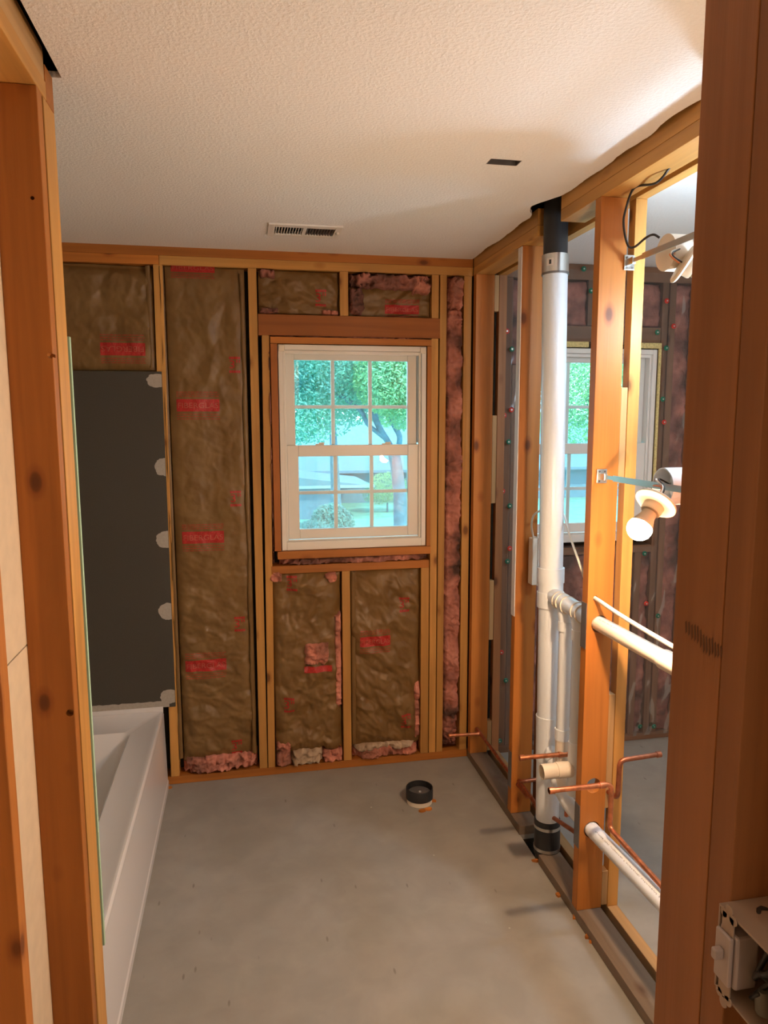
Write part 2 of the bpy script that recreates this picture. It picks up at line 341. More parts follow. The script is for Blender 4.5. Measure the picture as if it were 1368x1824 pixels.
# outer shell
struct(box('wall_left', -1.25, -1.2, -1.55, 3.45, -.02, 2.66, 'gypsum', bev=0))
struct(box('wall_right', 2.25, 2.30, -1.55, 3.45, -.02, 2.66, 'gypsum', bev=0))
struct(box('wall_rear', -1.25, 2.35, -1.55, -1.5, -.02, 2.66, 'gypsum', bev=0))
W1 = (.160, .850, 1.098, 2.040); W2 = (1.335, 2.035, 1.085, 2.045)
bm = bmesh.new(); bx = [-1.2, W1[0], W1[1], W2[0], W2[1], 2.25]
for i in range(5):
    if i in (1, 3):
        q = W1 if i == 1 else W2; add_box(bm, bx[i], bx[i+1], 3.402, 3.45, -.02, q[2]); add_box(bm, bx[i], bx[i+1], 3.402, 3.45, q[3], 2.66)
    else: add_box(bm, bx[i], bx[i+1], 3.402, 3.45, -.02, 2.66)
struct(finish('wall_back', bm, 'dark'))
# drywall seen from inside the stripped left partition, in two sheets
struct(box('wall_left_sheet', -.486, -.473, -1.45, 1.66, 1.222, ZP, 'drywall', bev=.001))
struct(box('wall_left_lower_sheet', -.486, -.473, -1.45, 1.66, .0, 1.219, 'drywall', bev=.001))
struct(box('wall_near_right', .60, .613, -1.45, .66, .0, 2.44, 'drywall', bev=0))
struct(box('wall_front', .60, 2.25, .70, .715, .0, 2.44, 'gypsum', bev=0))
struct(box('ceiling_hall', .50, .62, -1.45, .66, ZT, ZT+.013, 'ceiling', bev=0))

# ================================================================== LUMBER
def stud(x0, x1, z0, z1, label, tone='tan', lean=0, y0=YB, y1=YO, name='stud', cat='stud'):
    o = box(name, x0, x1, y0, y1, z0, z1, wood(tone, 'z'), lean=(lean, 0)); return tag(o, label, cat)
def plate(x0, x1, y0, y1, z0, z1, label, tone='tan', axis='x', name='wall_plate', cat='plate'):
    return tag(box(name, x0, x1, y0, y1, z0, z1, wood(tone, axis)), label, cat)
# back wall of the bathroom
plate(-1.2, 1.072, YB, YO, 2.4035, 2.452, 'upper top plate running along the bathroom back wall under the ceiling', 'orange')
plate(-1.2, -.337, YB, YO, ZP, 2.4030, 'short lower top plate above the tub alcove, left of the joint', 'orange')
plate(-.3355, 1.072, YB, YO, ZP, 2.4030, 'long lower top plate over the window wall, with a knot near its left end', 'tan')
plate(-1.2, 1.072, YB, YO, .0005, .038, 'bottom plate along the floor under the bathroom back wall', 'orange')
stud(-.378, -.340, .0385, ZP-.0005, 'stud at the right edge of the dark tub board', 'tan', .017)
stud(.033, .070, .0385, ZP-.0005, 'full height stud left of the window, right of the tall brown batt', 'tan', .005)
stud(.074, .107, .0385, 2.0765, 'trimmer stud under the left end of the header, beside the window', 'tan', .018, name='trimmer_stud')
stud(.872, .906, .0385, 2.0765, 'trimmer stud under the right end of the header', 'tan', .001, name='trimmer_stud')
stud(.910, .942, .0385, ZP-.0005, 'full height king stud right of the window, left of the pink strip', 'tan', .004)
stud(1.031, 1.069, .0385, ZP-.0005, 'last stud of the window wall, in the right corner', 'tan', -.002)
tag(box('header_beam', .077, .914, YB-.001, YO, 2.077, 2.169, wood('red', 'x')), 'wide brown header beam over the bathroom window', 'header')
stud(.445, .483, 2.1695, ZP-.0005, 'short cripple stud above the header, between two batts', 'tan', name='cripple_stud')
stud(.874, .9075, 2.1695, ZP-.0005, 'short cripple stud above the right end of the header', 'tan', name='cripple_stud')
stud(.441, .480, .0385, .9875, 'middle cripple stud below the window sill', 'tan', name='cripple_stud')
stud(.828, .868, .0385, .9875, 'cripple stud under the right end of the rough sill', 'tan', name='cripple_stud')
plate(.110, .868, YB-.001, YO, .988, 1.026, 'horizontal rough sill board under the window', 'orange', name='rough_sill', cat='sill')
# dark-stained boards boxing in the window
bk = thing('window_buck', (.50, YB, 1.06), 'brown wooden frame of boards around the white bathroom window', 'window frame')
for a, t, ax in (((.128, .1585, 3.300, 3.40, 1.0975, 2.040), 'red', 'z'), ((.8515, .871, 3.300, 3.40, 1.0975, 2.040), 'orange', 'z'), ((.128, .871, 3.300, 3.40, 2.0415, 2.0705), 'orange', 'x'), ((.140, .871, 3.292, 3.40, 1.060, 1.0965), 'orange', 'x')):
    box('board', *a, wood(t, ax), bk)
# tub alcove board
tb = thing('tub_surround_board', (-.77, 3.298, .385), 'dark grey moisture board above the bathtub with pale filler dabs', 'wall board')
box('board', -1.195, -.343, 3.2985, 3.3105, .386, 1.912, 'dark_board', tb, bev=.001)
def dab(px, py, rx, rz, seed, clipx=None):
    c = P(px, py, 3.297); bm = bmesh.new(); n = 40; pts = []
    for k in range(n):
        a = 2*pi*k/n; rr = 1+.16*N(cos(a)*2, sin(a)*2, seed)+.10*N(cos(a)*7, sin(a)*7, seed)
        x = c.x+rx*rr*cos(a); z = c.z+rz*rr*sin(a); x = min(x, -.3435); pts.append((x, z))
    a = [bm.verts.new((x, 3.2975, z)) for x, z in pts]; b = [bm.verts.new((x, 3.2984, z)) for x, z in pts]
    bm.faces.new(a[::-1]); bm.faces.new(b)
    for k in range(n): bm.faces.new((a[k], a[(k+1) % n], b[(k+1) % n], b[k]))
    finish('filler_dab', bm, 'compound', tb)
dab(278, 678, .040, .030, 1); dab(293, 832, .042, .040, 2); dab(296, 961, .044, .038, 3); dab(300, 1089, .044, .040, 4); dab(302, 1241, .042, .034, 5)
bm = bmesh.new(); z0s = []
for k in range(60):
    x = -1.19+.82*k/59; z0s.append((x, .418+.006*N(x*9, 0, 1)+.004*N(x*60, 0, 4)))
vb = [bm.verts.new((x, 3.2972, .388)) for x, z in z0s]; vt = [bm.verts.new((x, 3.2978, z)) for x, z in z0s]
for k in range(59): bm.faces.new((vb[k], vb[k+1], vt[k+1], vt[k]))
finish('filler_band', bm, 'compound', tb)
# left partition
plate(-.473, -.385, -1.4, 1.700, ZP, 2.4025, 'lower top plate of the left partition, running overhead toward the tub', 'tan', 'y')
plate(-.473, -.387, -1.4, 1.700, 2.403, 2.470, 'upper top plate of the left partition beside the gap in the ceiling', 'pale', 'y')
ls_ = stud(-.473, -.385, .0385, ZP-.0005, 'big foreground stud at the left with dark knots on its wide face', 'orange', 0, 1.623, 1.661)
stud(-.473, -.385, .0385, ZP-.0005, 'nearest stud at the lower left edge of the photo', 'orange', 0, 1.178, 1.214)
stud(-.4235, -.3855, .0385, ZP-.0005, 'end stud of the tub partition, right behind the big left stud', 'tan', 0, 1.676, 1.765)
plate(-.473, -.385, -1.4, 1.665, .0005, .038, 'bottom plate of the left partition', 'orange', 'y')
plate(-1.19, -.386, 1.676, 1.765, .0005, .038, 'bottom plate of the tub end partition', 'orange', 'x')
plate(-1.19, -.3855, 1.702, 1.765, ZP, 2.439, 'top plate of the tub end partition over its end stud', 'orange', 'x')
stud(-.85, -.812, .0385, ZP-.0005, 'inner stud of the tub end partition', 'orange', 0, 1.676, 1.765)
tag(box('green_drywall_sheet', -1.19, -.3835, 1.778, 1.790, .372, 1.893, 'greenboard', bev=.001), 'thin green drywall sheet seen edge on behind the left stud', 'drywall sheet')
# right partition (double row)
plate(XR, XR2, .755, 2.365, ZP, 2.402, 'near lower top plate of the right partition, holding the black cable', 'tan', 'y')
plate(XR, XR2, .755, 2.365, 2.4025, 2.462, 'near upper top plate of the right partition', 'tan', 'y')
plate(XR, XR2, 2.56, 3.305, ZP, 2.402, 'far lower top plate of the right partition, beyond the vent stack', 'tan', 'y')
plate(XR, XR2, 2.56, 3.305, 2.4025, 2.462, 'far upper top plate of the right partition, beyond the vent stack', 'tan', 'y')
plate(S0, S1, .755, 3.305, ZP, 2.455, 'narrow second top plate on the far side of the right partition', 'tan', 'y')
plate(XR, XR2, 1.36, 2.405, .0005, .038, 'near sole plate of the right partition, dusty and stained', 'dirty', 'y', name='sole_plate')
plate(XR, XR2, 2.60, 3.305, .0005, .038, 'far sole plate of the right partition, beyond the vent stack', 'dirty', 'y', name='sole_plate')
plate(S0, S1, 1.36, 3.305, .0005, .038, 'narrow second sole plate of the right partition', 'pale', 'y', name='sole_plate')
stud(XR, XR2, .0385, ZP-.0005, 'corner stud of the right partition, next to the window wall', 'orange', 0, 3.262, 3.300)
sb = stud(XR, XR2, .0385, ZP-.0005, 'stud just beyond the white vent stack, with a pale left edge', 'orange', 0, 2.700, 2.738)
sc = stud(XR, XR2, .0385, ZP-.0005, 'brightly lit stud beside the glowing bulb, bored for two white pipes', 'orange', 0, 2.080, 2.118)
stud(XR, XR2, .0385, ZP-.0005, 'stud of the right partition hidden behind the near door jamb', 'orange', 0, 1.50, 1.538)
stud(S0, S1, .0385, ZP-.0005, 'narrow second stud in the far corner of the right partition', 'brown', 0, 3.262, 3.300, name='strip_stud')
stud(S0, S1, .0385, ZP-.0005, 'narrow second stud just behind the white vent stack', 'brown', 0, 2.700, 2.738, name='strip_stud')
stud(S0, S1, .0385, ZP-.0005, 'narrow second stud lit by the bulbs, with a split edge', 'tan', 0, 2.080, 2.118, name='strip_stud')
for z0, z1, lab in ((2.20, ZP-.001, 'top'), (1.30, 1.72, 'upper middle'), (.62, .92, 'lower middle'), (.045, .20, 'bottom')):
    tag(box('spacer_block', XR2+.001, S0-.001, 3.264, 3.298, z0, z1, wood('pale', 'z')), 'plywood spacer in the corner gap of the right partition, %s of the four' % lab, 'spacer block', 'plywood spacers in the corner gap')
for z0, z1, lab in ((1.50, 1.80, 'upper'), (.40, .80, 'middle'), (.045, .17, 'lowest')):
    tag(box('spacer_block', XR2+.001, S0-.001, 2.082, 2.114, z0, z1, wood('pale', 'z')), 'plywood spacer in the gap of the brightly lit stud, %s one' % lab, 'spacer block', 'plywood spacers behind the bright stud')
box('painted_edge_strip', XR-.0035, XR-.0003, 2.701, 2.737, .9, 2.36, 'paper', sb, bev=0)['label'] = 'pale painted strip on the edge of the stud'
def cyl(p0, p1, r, n=24): 
    bm = bmesh.new(); add_tube(bm, [p0, p1], r, n); return finish('cutter', bm, M['dark'])
cut(sc, cyl((1.117, 2.0, 1.043), (1.117, 2.2, 1.043), .029)); cut(sc, cyl((1.117, 2.0, .330), (1.117, 2.2, .330), .0295))
cut(sc, cyl((1.117, 2.0, .487), (1.117, 2.2, .487), .026)); cut(sc, cyl((1.10, 2.0, 1.129), (1.10, 2.2, 1.129), .009))
for px, py, rd in ((89, 633, .006), (124, 1271, .008), (57, 352, .004)):
    p = P(px, py, 1.62); cut(ls_, cyl((p.x, 1.60, p.z), (p.x, 1.645, p.z), rd, 12))
cut(sb, cyl((1.105, 2.6, .165), (1.105, 2.8, .165), .012))
for o in (sc, sb):
    md = o.modifiers.new('bevel', 'BEVEL'); md.width = .0012; md.segments = 1; md.limit_method = 'ANGLE'
for z0, z1, y0, lab in ((.961, 1.113, 2.081, 'upper grey steel nail plate on the edge of the brightly lit stud'), (.265, .418, 2.081, 'lower grey steel nail plate on the edge of the brightly lit stud'), (.150, .310, 2.701, 'grey steel nail plate low on the stud beyond the vent stack')):
    tag(box('nail_plate', XR-.0022, XR-.0005, y0, y0+.036, z0, z1, 'grey_steel', bev=.0005), lab, 'nail plate')
# foreground door jamb
stud(.500, .538, .0385, ZP-.0005, 'wide dark stud filling the right foreground, with a smudged print', 'brown', 0, .6645, .752, name='jamb_stud')
stud(.500, .589, .0385, ZP-.0005, 'near foreground stud at the right edge that carries the switch box', 'brown', 0, .625, .6632, name='jamb_stud')
stud(.500, .589, .0385, ZP-.0005, 'unseen stud added past the right edge to shade the switch box stud', 'brown', 0, .220, .258, name='jamb_stud')  # out of view, added to keep the fill light off the stud beyond
plate(.500, .60, -1.4, .753, .0005, .038, 'sole plate under the foreground studs at the right', 'orange', 'y', name='sole_plate')
plate(.500, .60, -1.4, .753, ZP, 2.439, 'top plate above the foreground studs at the right', 'orange', 'y')

# ================================================================== INSULATION
FONT = {}
def textmesh(s, size):
    c = bpy.data.curves.new('t', 'FONT'); c.body = s; c.size = size; c.align_x = 'CENTER'; c.align_y = 'CENTER'; c.resolution_u = 3
    o = bpy.data.objects.new('t', c); COL.objects.link(o); dg = bpy.context.evaluated_depsgraph_get(); dg.update()
    me = bpy.data.meshes.new_from_object(o.evaluated_get(dg)); bpy.data.objects.remove(o); return me
def rnd2(i, j, k):
    h = math.sin(i*127.1+j*311.7+k*74.7)*43758.5453; return (h-math.floor(h))*2-1
def facet(x, z, k):        # piecewise flat relief, like creased paper: straight folds between random heights
    x += .38*N(x*.8, z*.8, k+.5); z += .38*N(x*.7, z*.9, k+7.5)
    i, j = math.floor(x), math.floor(z); u, v = x-i, z-j
    if rnd2(i, j, k+50) > 0:
        if u+v < 1: return rnd2(i, j, k)*(1-u-v)+rnd2(i+1, j, k)*u+rnd2(i, j+1, k)*v
        return rnd2(i+1, j+1, k)*(u+v-1)+rnd2(i+1, j, k)*(1-v)+rnd2(i, j+1, k)*(1-u)
    if u > v: return rnd2(i, j, k)*(1-u)+rnd2(i+1, j, k)*(u-v)+rnd2(i+1, j+1, k)*v
    return rnd2(i, j, k)*(1-v)+rnd2(i, j+1, k)*(v-u)+rnd2(i+1, j+1, k)*u
def height(x0, x1, z0, z1, seed, amp, puff, rec, topround=0, stretch=(1, 1), tw=0):
    def f(x, z):
        u = min(1, max(0, (x-x0)/(x1-x0))); v = min(1, max(0, (z-z0)/(z1-z0)))
        e = min(1, min(u, 1-u)*(x1-x0)/.05); g = min(1, min(v, 1-v)*(z1-z0)/.06)
        d = (1-(1-e)**2)*(1-(1-g)**2)
        xa = x*cos(tw)-z*sin(tw); za = x*sin(tw)+z*cos(tw)
        X, Z = xa*stretch[0], za*stretch[1]; wx = .35*N(X*3, Z*3, seed+9)
        k = 1.0+.6*N(x*3, z*2, seed+5)
        wx2 = .25*N(X*6, Z*6, seed+19)
        q = lambda a: max(0, 1-1.9*abs(a))
        rdg = q(N(X*4+wx, Z*3.2-wx, seed))**2-.8*q(N(X*5-wx, Z*4.4+wx, seed+6))**2+.6*q(N(X*9-wx2, Z*7+wx2, seed+1))**2-.45*q(N(X*12+wx2, Z*9-wx, seed+7))**2+.25*q(N(X*24+wx, Z*19+wx2, seed+2))
        fc = .50*facet(X*13, Z*9, seed)+.26*facet(X*31+3, Z*24, seed+3)+.13*facet(X*62, Z*50+5, seed+5)
        y = YB+rec-puff*d-amp*k*(.55+.45*d)*(.55*(rdg-.1)+fc)
        if topround: y += .03*max(0, (((x-(x0+x1)/2)/((x1-x0)/2))**2*.6+((v-.55)/.45 if v > .55 else 0)**3-.9))
        return max(y, YB-.030)
    return f
def surf(name, f, x0, x1, z0, z1, mat, parent, st=.0052, back=.0, rag=0, seed=0):
    nx = max(4, int((x1-x0)/st)); nz = max(4, int((z1-z0)/st)); bm = bmesh.new(); g = []
    for j in range(nz+1):
        row = []
        for i in range(nx+1):
            x = x0+(x1-x0)*i/nx; z = z0+(z1-z0)*j/nz
            zz = z
            if rag:
                t = j/nz; zz = z+(rag*N(x*22, 0, seed+3)+rag*.6*N(x*60, 0, seed))*(1-t)**3
            row.append(bm.verts.new((x, f(x, z), zz)))
        g.append(row)
    for j in range(nz):
        for i in range(nx): bm.faces.new((g[j][i], g[j][i+1], g[j+1][i+1], g[j+1][i]))
    # turned-back edges give the sheet its real depth
    rim = g[0]+[r[-1] for r in g[1:]]+g[-1][::-1][1:]+[r[0] for r in g[1:-1]][::-1]
    bk = [bm.verts.new((v.co.x, YB+.06, v.co.z)) for v in rim]
    for k in range(len(rim)): q = (k+1) % len(rim); bm.faces.new((rim[k], bk[k], bk[q], rim[q]))
    o = finish(name, bm, mat, parent, smooth=False)
    for p in o.data.polygons: p.use_smooth = True
    return o
def drape_poly(name, f, polys, mat, parent, off):
    bm = bmesh.new()
    for poly in polys:
        vs = [bm.verts.new((x, f(x, z)-off, z)) for x, z in poly]; bm.faces.new(vs)
    bmesh.ops.remove_doubles(bm, verts=bm.verts, dist=1e-5)
    return finish(name, bm, mat, parent)
def rect_cells(x0, x1, z0, z1, s=.006):
    nx, nz = max(1, round((x1-x0)/s)), max(1, round((z1-z0)/s)); out = []
    for i in range(nx):
        for j in range(nz):
            a, b = x0+(x1-x0)*i/nx, x0+(x1-x0)*(i+1)/nx; c, d = z0+(z1-z0)*j/nz, z0+(z1-z0)*(j+1)/nz
            out.append([(a, c), (b, c), (b, d), (a, d)])
    return out
def drape_text(name, s, size, cx, cz, f, mat, parent, off, flip=False, wide=1.0):
    me = textmesh(s, size); bm = bmesh.new(); bm.from_mesh(me); bmesh.ops.triangulate(bm, faces=bm.faces)
    for v in bm.verts:
        x, z = v.co.x*wide, v.co.y
        if flip: x, z = -x, -z
        v.co = Vector((cx+x, f(cx+x, cz+z)-off, cz+z))
    return finish(name, bm, mat, parent)
def big_stamp(f, px, py, root, w=.185, h=.054, flip=False, name='red_stamp'):
    c = P(px, py, YB+.0); x, z = c.x, c.z
    polys = rect_cells(x-w/2, x+w/2, z-h/2, z+h/2)
    s = -1 if flip else 1
    for k, off in enumerate((.040, .049, .058, -.039, -.049, -.060)):
        zz = z+s*off*h/.054; xx = x-w/2; rnd = random.Random(k+int(px))
        while xx < x+w/2-.006:
            l = rnd.uniform(.008, .024); polys += rect_cells(xx, min(xx+l, x+w/2), zz-.0012, zz+.0012, .008); xx += l+.003
    st = drape_poly(name, f, polys, 'red_ink', root, .0022)
    drape_text('lettering', 'FIBERGLAS', h*.62, x, z-.002*s, f, 'pink_ink', st, .0038, flip, w/(.054*3.05)*.054/h*1.0)
def small_stamp(f, px, py, root):
    c = P(px, py, YB); x, z = c.x, c.z; polys = []
    st = None
    for zz in (z+.030, z-.030):
        xx = x-.024; polys = []
        for k in range(5):
            polys += rect_cells(xx, xx+.0075, zz-.0055, zz+.0055, .004)
            polys += rect_cells(xx+.0075, xx+.0100, zz-.0012, zz+.0008, .004); xx += .0100
        st = drape_poly('red_stamp', f, polys, 'red_ink', root, .0022)
    drape_text('numeral', '3"', .050, x, z, f, 'red_ink', st, .0024, False, 1.25)
def flange(root, x, z0, z1, side, seed):
    bm = bmesh.new(); n = int((z1-z0)/.02); prev = None
    for j in range(n+1):
        z = z0+(z1-z0)*j/n; wv = .004*N(z*5, 0, seed)+.003*N(z*17, 0, seed)
        a = (x, YB+.012+.004*N(z*7, 2, seed), z); b = (x+side*(.017+wv), YB+.001+.010*abs(N(z*4, 3, seed))-.004, z); c = (x+side*(.020+wv), YB+.035, z)
        row = [bm.verts.new(q) for q in (a, b, c)]
        if prev:
            for k in (0, 1): bm.faces.new((prev[k], prev[k+1], row[k+1], row[k]))
        prev = row
    o = finish('side_flange', bm, 'kraft', root)
    for p in o.data.polygons: p.use_smooth = True
def lump(name, x0, x1, z0, z1, seed, depth, mat, parent, rec=.012, st=.0045, fr=26, torn=1.0):
    def f(x, z):
        u = (x-x0)/(x1-x0); v = (z-z0)/(z1-z0); d = (max(0, 1-(2*u-1)**4)*max(0, 1-(2*v-1)**4))
        k = abs(N(x*fr, z*fr*.8, seed))+.5*abs(N(x*fr*2.1, z*fr*2, seed+1))+.25*N(x*fr*4, z*fr*4, seed+2)
        rg = (.06+1.3*abs(N(x*30, z*30, seed+8))+.6*abs(N(x*66, z*66, seed+9)))*torn
        if torn and d < rg*.9: return YB+rec+.045*(1-d/(rg*.9))
        return YB+rec-depth*min(1, (d-rg*.9)*4)*(.55+.6*N(x*9, z*7, seed+4))+.032*k-.012
    return surf(name, f, x0, x1, z0, z1, mat, parent, st, rag=.008, seed=seed)
# A above the tub board
f = height(-1.15, -.366, 1.918, 2.35, 3, .0115, .014, .020, 1)
r = thing('insulation_batt', (-.75, YB, 1.918), 'brown paper faced batt above the dark tub board, with an upside down red stamp', 'insulation')
surf('paper_facing', f, -1.15, -.368, 1.914, 2.362, 'kraft', r); big_stamp(f, 219, 622, r, flip=True)
flange(r, -.395, 1.93, 2.36, 1, 4)
# B tall batt
def fB_amp(x, z): return 0
x0, x1 = -.318, .022
fa = height(x0, x1, .10, 2.36, 11, .0075, .016, .018); fb = height(x0, x1, .10, 2.36, 12, .0190, .020, .024, 0, (.7, 1.2), .25)
def f(x, z):
    t = min(1, max(0, (1.35-z)/.7)); return fa(x, z)*(1-t)+fb(x, z)*t
r = thing('insulation_batt', (-.15, YB, .04), 'tall brown paper faced batt left of the window with a column of red stamps', 'insulation')
surf('paper_facing', f, x0, x1, .105, 2.362, 'kraft', r, .0052, rag=.012, seed=3)
lump('pink_wool', x0-.005, x1+.004, .040, .128, 21, .040, 'pink', r)
big_stamp(f, 343, 476, r, h=.040); big_stamp(f, 353, 722, r); big_stamp(f, 362, 957, r); big_stamp(f, 367, 1185, r)
for q in ((418, 650), (420, 888), (427, 1112), (422, 1332)): small_stamp(f, *q, r)
flange(r, -.320, .12, 2.36, -1, 5); flange(r, .020, .12, 2.34, -1, 6)
# C and D above the header
f = height(.080, .438, 2.172, 2.362, 31, .024, .012, .030, 0, (.8, 1.6), .3)
r = thing('insulation_batt', (.26, YB, 2.17), 'crumpled brown paper batt above the header, left of the short cripple stud', 'insulation')
surf('paper_facing', f, .082, .440, 2.172, 2.362, 'kraft', r, .0048); small_stamp(f, 572, 530, r)
lump('pink_wool', .088, .16, 2.325, 2.364, 33, .035, 'pink_dirty', r); lump('pink_wool', .36, .442, 2.171, 2.197, 34, .03, 'pink', r); lump('pink_wool', .083, .17, 2.171, 2.20, 35, .03, 'pink_dirty', r)
f = height(.49, .870, 2.172, 2.30, 41, .024, .010, .032, 0, (.8, 1.4), -.3)
r = thing('insulation_batt', (.68, YB, 2.17), 'torn batt above the header, right of the short cripple stud, pink wool hanging out', 'insulation')
surf('paper_facing', f, .49, .870, 2.172, 2.30, 'kraft', r, .0048); big_stamp(f, 718, 550, r, .16, .04)
lump('pink_wool', .487, .872, 2.292, 2.363, 43, .045, 'pink_dirty', r); lump('pink_wool', .487, .56, 2.173, 2.30, 44, .045, 'pink_dirty', r); lump('pink_wool', .78, .868, 2.27, 2.36, 45, .055, 'pink', r)
# E and F below the sill
f = height(.112, .436, .10, .985, 51, .0250, .022, .026, 0, (.8, 1.0), .5)
r = thing('insulation_batt', (.27, YB, .04), 'crumpled batt below the sill, left one, with a square tear showing pink wool', 'insulation')
surf('paper_facing', f, .114, .434, .10, .984, 'kraft', r, .0048, rag=.02, seed=5)
small_stamp(f, 515, 1255, r); small_stamp(f, 520, 1040, r)
lump('pink_wool', .112, .19, .040, .17, 52, .05, 'pink', r); lump('torn_backing', .18, .34, .040, .115, 53, .05, 'pale_wool', r); lump('pink_wool', .33, .438, .040, .10, 54, .045, 'pink', r)
lump('pink_wool', .402, .437, .30, .80, 55, .012, 'pink', r, rec=.004, fr=14)
c0, c1 = P(541, 1146, YB), P(587, 1182, YB)
lump('pink_wool', c0.x, c1.x, c1.z, c0.z, 56, .020, 'pink', r, rec=-.016)
drape_poly('red_stamp', lambda x, z: f(x, z)-.006, rect_cells(c0.x, c1.x+.01, c1.z-.034, c1.z-.006), 'red_ink', r, .002)
lump('pink_wool', .355, .42, .935, .985, 57, .06, 'pink', r)
lump('pink_wool', .10, .16, .95, 1.00, 58, .04, 'pink', r)
f = height(.484, .826, .10, .985, 61, .0250, .024, .026, 0, (1.0, .8), -.6)
r = thing('insulation_batt', (.65, YB, .04), 'crumpled batt below the sill, right one, with a red stamp in its middle', 'insulation')
surf('paper_facing', f, .486, .822, .10, .984, 'kraft', r, .0048, rag=.012, seed=6)
big_stamp(f, 668, 1141, r, .15, .050); small_stamp(f, 720, 1077, r); small_stamp(f, 722, 1282, r)
lump('torn_backing', .484, .80, .082, .112, 62, .05, 'pale_wool', r); lump('pink_wool', .484, .822, .040, .095, 63, .05, 'pink', r)
lump('pink_wool', .795, .824, .10, .42, 64, .02, 'pink', r, rec=.0, fr=18)
flange(r, .486, .12, .98, 1, 15)
# strips of loose wool
tag(lump('insulation_strip', .9475, 1.0285, .040, 2.362, 71, .048, 'pink_strip', None, rec=.022, fr=15, torn=.5), 'narrow strip of dirty pink wool between the last two studs, right of the window', 'insulation')
tag(lump('insulation_strip', .118, .1275, 1.03, 2.07, 75, .02, 'pink_dirty', None, rec=.01, fr=20), 'thin line of pink wool between the left trimmer and the window frame', 'insulation')
tag(lump('insulation_strip', .150, .868, 1.0265, 1.0585, 77, .03, 'pink_dirty', None, rec=.006, fr=20), 'flattened pink wool in the slot between window frame and rough sill', 'insulation')
tag(lump('insulation_strip', .125, .872, 2.0715, 2.0765, 78, .01, 'pink_dirty', None, rec=.0, fr=20, st=.003), 'sliver of pink wool in the slot under the header beam', 'insulation')
tag(lump('insulation_tuft', .96, 1.02, 2.20, 2.362, 79, .05, 'pink', None, rec=-.004, fr=24), 'bright pink tuft hanging at the top of the right corner cavity', 'insulation')

# ================================================================== WINDOWS
def ring(bm, x0, x1, z0, z1, t, y0, y1, tb=None):      # rectangular frame; t = side width, tb = (bottom, top)
    b, tp = tb if tb else (t, t)
    add_box(bm, x0, x0+t, y0, y1, z0, z1); add_box(bm, x1-t, x1, y0, y1, z0, z1)
    add_box(bm, x0+t, x1-t, y0, y1, z0, z0+b); add_box(bm, x0+t, x1-t, y0, y1, z1-tp, z1)
def window(idx, x0, x1, z0, z1, mat):
    W = thing('window_%d' % idx, ((x0+x1)/2, 3.30, z0), st=True)
    bm = bmesh.new(); ring(bm, x0, x1, z0, z1, .022, 3.306, 3.405, (.040, .024)); finish('outer_frame', bm, mat, W, bev=.0025)
    bm = bmesh.new(); ring(bm, x0+.0225, x1-.0225, z0+.0405, z1-.0245, .010, 3.318, 3.330, (.006, .016)); finish('inner_stop', bm, mat, W, bev=.002)
    zm = z0+.045+(z1-z0-.075)*.485
    # lower sash in front
    a, b, c, d = x0+.033, x1-.030, z0+.0475, zm+.022
    bm = bmesh.new(); ring(bm, a, b, c, d, .052, 3.331, 3.357, (.046, .052)); ls = finish('lower_sash', bm, mat, W, bev=.003)
    ga, gb, gc, gd = a+.053, b-.053, c+.047, d-.053
    box('glass', ga-.006, gb+.006, 3.342, 3.346, gc-.006, gd+.006, 'glass', ls, bev=0)
    bm = bmesh.new(); wq = (gb-ga)
    for k in (1, 2): add_box(bm, ga+wq*k/3-.009, ga+wq*k/3+.009, 3.3475, 3.355, gc, gd)
    add_box(bm, ga, gb, 3.3478, 3.3547, gc+(gd-gc)*.5-.008, gc+(gd-gc)*.5+.008); finish('muntins', bm, mat, ls, bev=.001)
    # upper sash behind
    a, b, c, d = x0+.030, x1-.032, zm-.028, z1-.030
    bm = bmesh.new(); ring(bm, a, b, c, d, .045, 3.361, 3.387, (.045, .034)); us = finish('upper_sash', bm, mat, W, bev=.003)
    ga, gb, gc, gd = a+.046, b-.046, c+.046, d-.035
    box('glass', ga-.006, gb+.006, 3.372, 3.376, gc-.006, gd+.006, 'glass', us, bev=0)
    bm = bmesh.new(); wq = (gb-ga)
    for k in (1, 2): add_box(bm, ga+wq*k/3-.009, ga+wq*k/3+.009, 3.3775, 3.385, gc, gd)
    zz = gc+(gd-gc)*.46; add_box(bm, ga, gb, 3.3778, 3.3847, zz-.008, zz+.008); finish('muntins', bm, mat, us, bev=.001)
    box('insect_screen', x0+.024, x1-.024, 3.396, 3.3975, z0+.042, zm+.01, 'screen', W, bev=0)
    for k in (.27, .73):
        xx = x0+(x1-x0)*k; bm = bmesh.new(); add_box(bm, xx-.020, xx+.020, 3.336, 3.354, zm+.0225, zm+.028); add_box(bm, xx-.004, xx+.022, 3.340, 3.350, zm+.028, zm+.034)
        finish('sash_lock', bm, 'pvc_cream', ls, bev=.001)
    box('side_track', x1-.0300, x1-.0225, 3.332, 3.39, zm+.03, z1-.03, mat, W, bev=.0005)
    if idx == 1:
        for xx in (x0+.003, x1-.030): box('corner_clip', xx, xx+.026, 3.298, 3.3055, z1-.032, z1-.004, 'pvc_cream', W, bev=.002)
    return W
window(1, W1[0]+.002, W1[1]-.002, 1.0985, 2.038, 'white_vinyl')
window(2, W2[0]+.002, W2[1]-.002, 1.086, 2.043, 'white_vinyl')

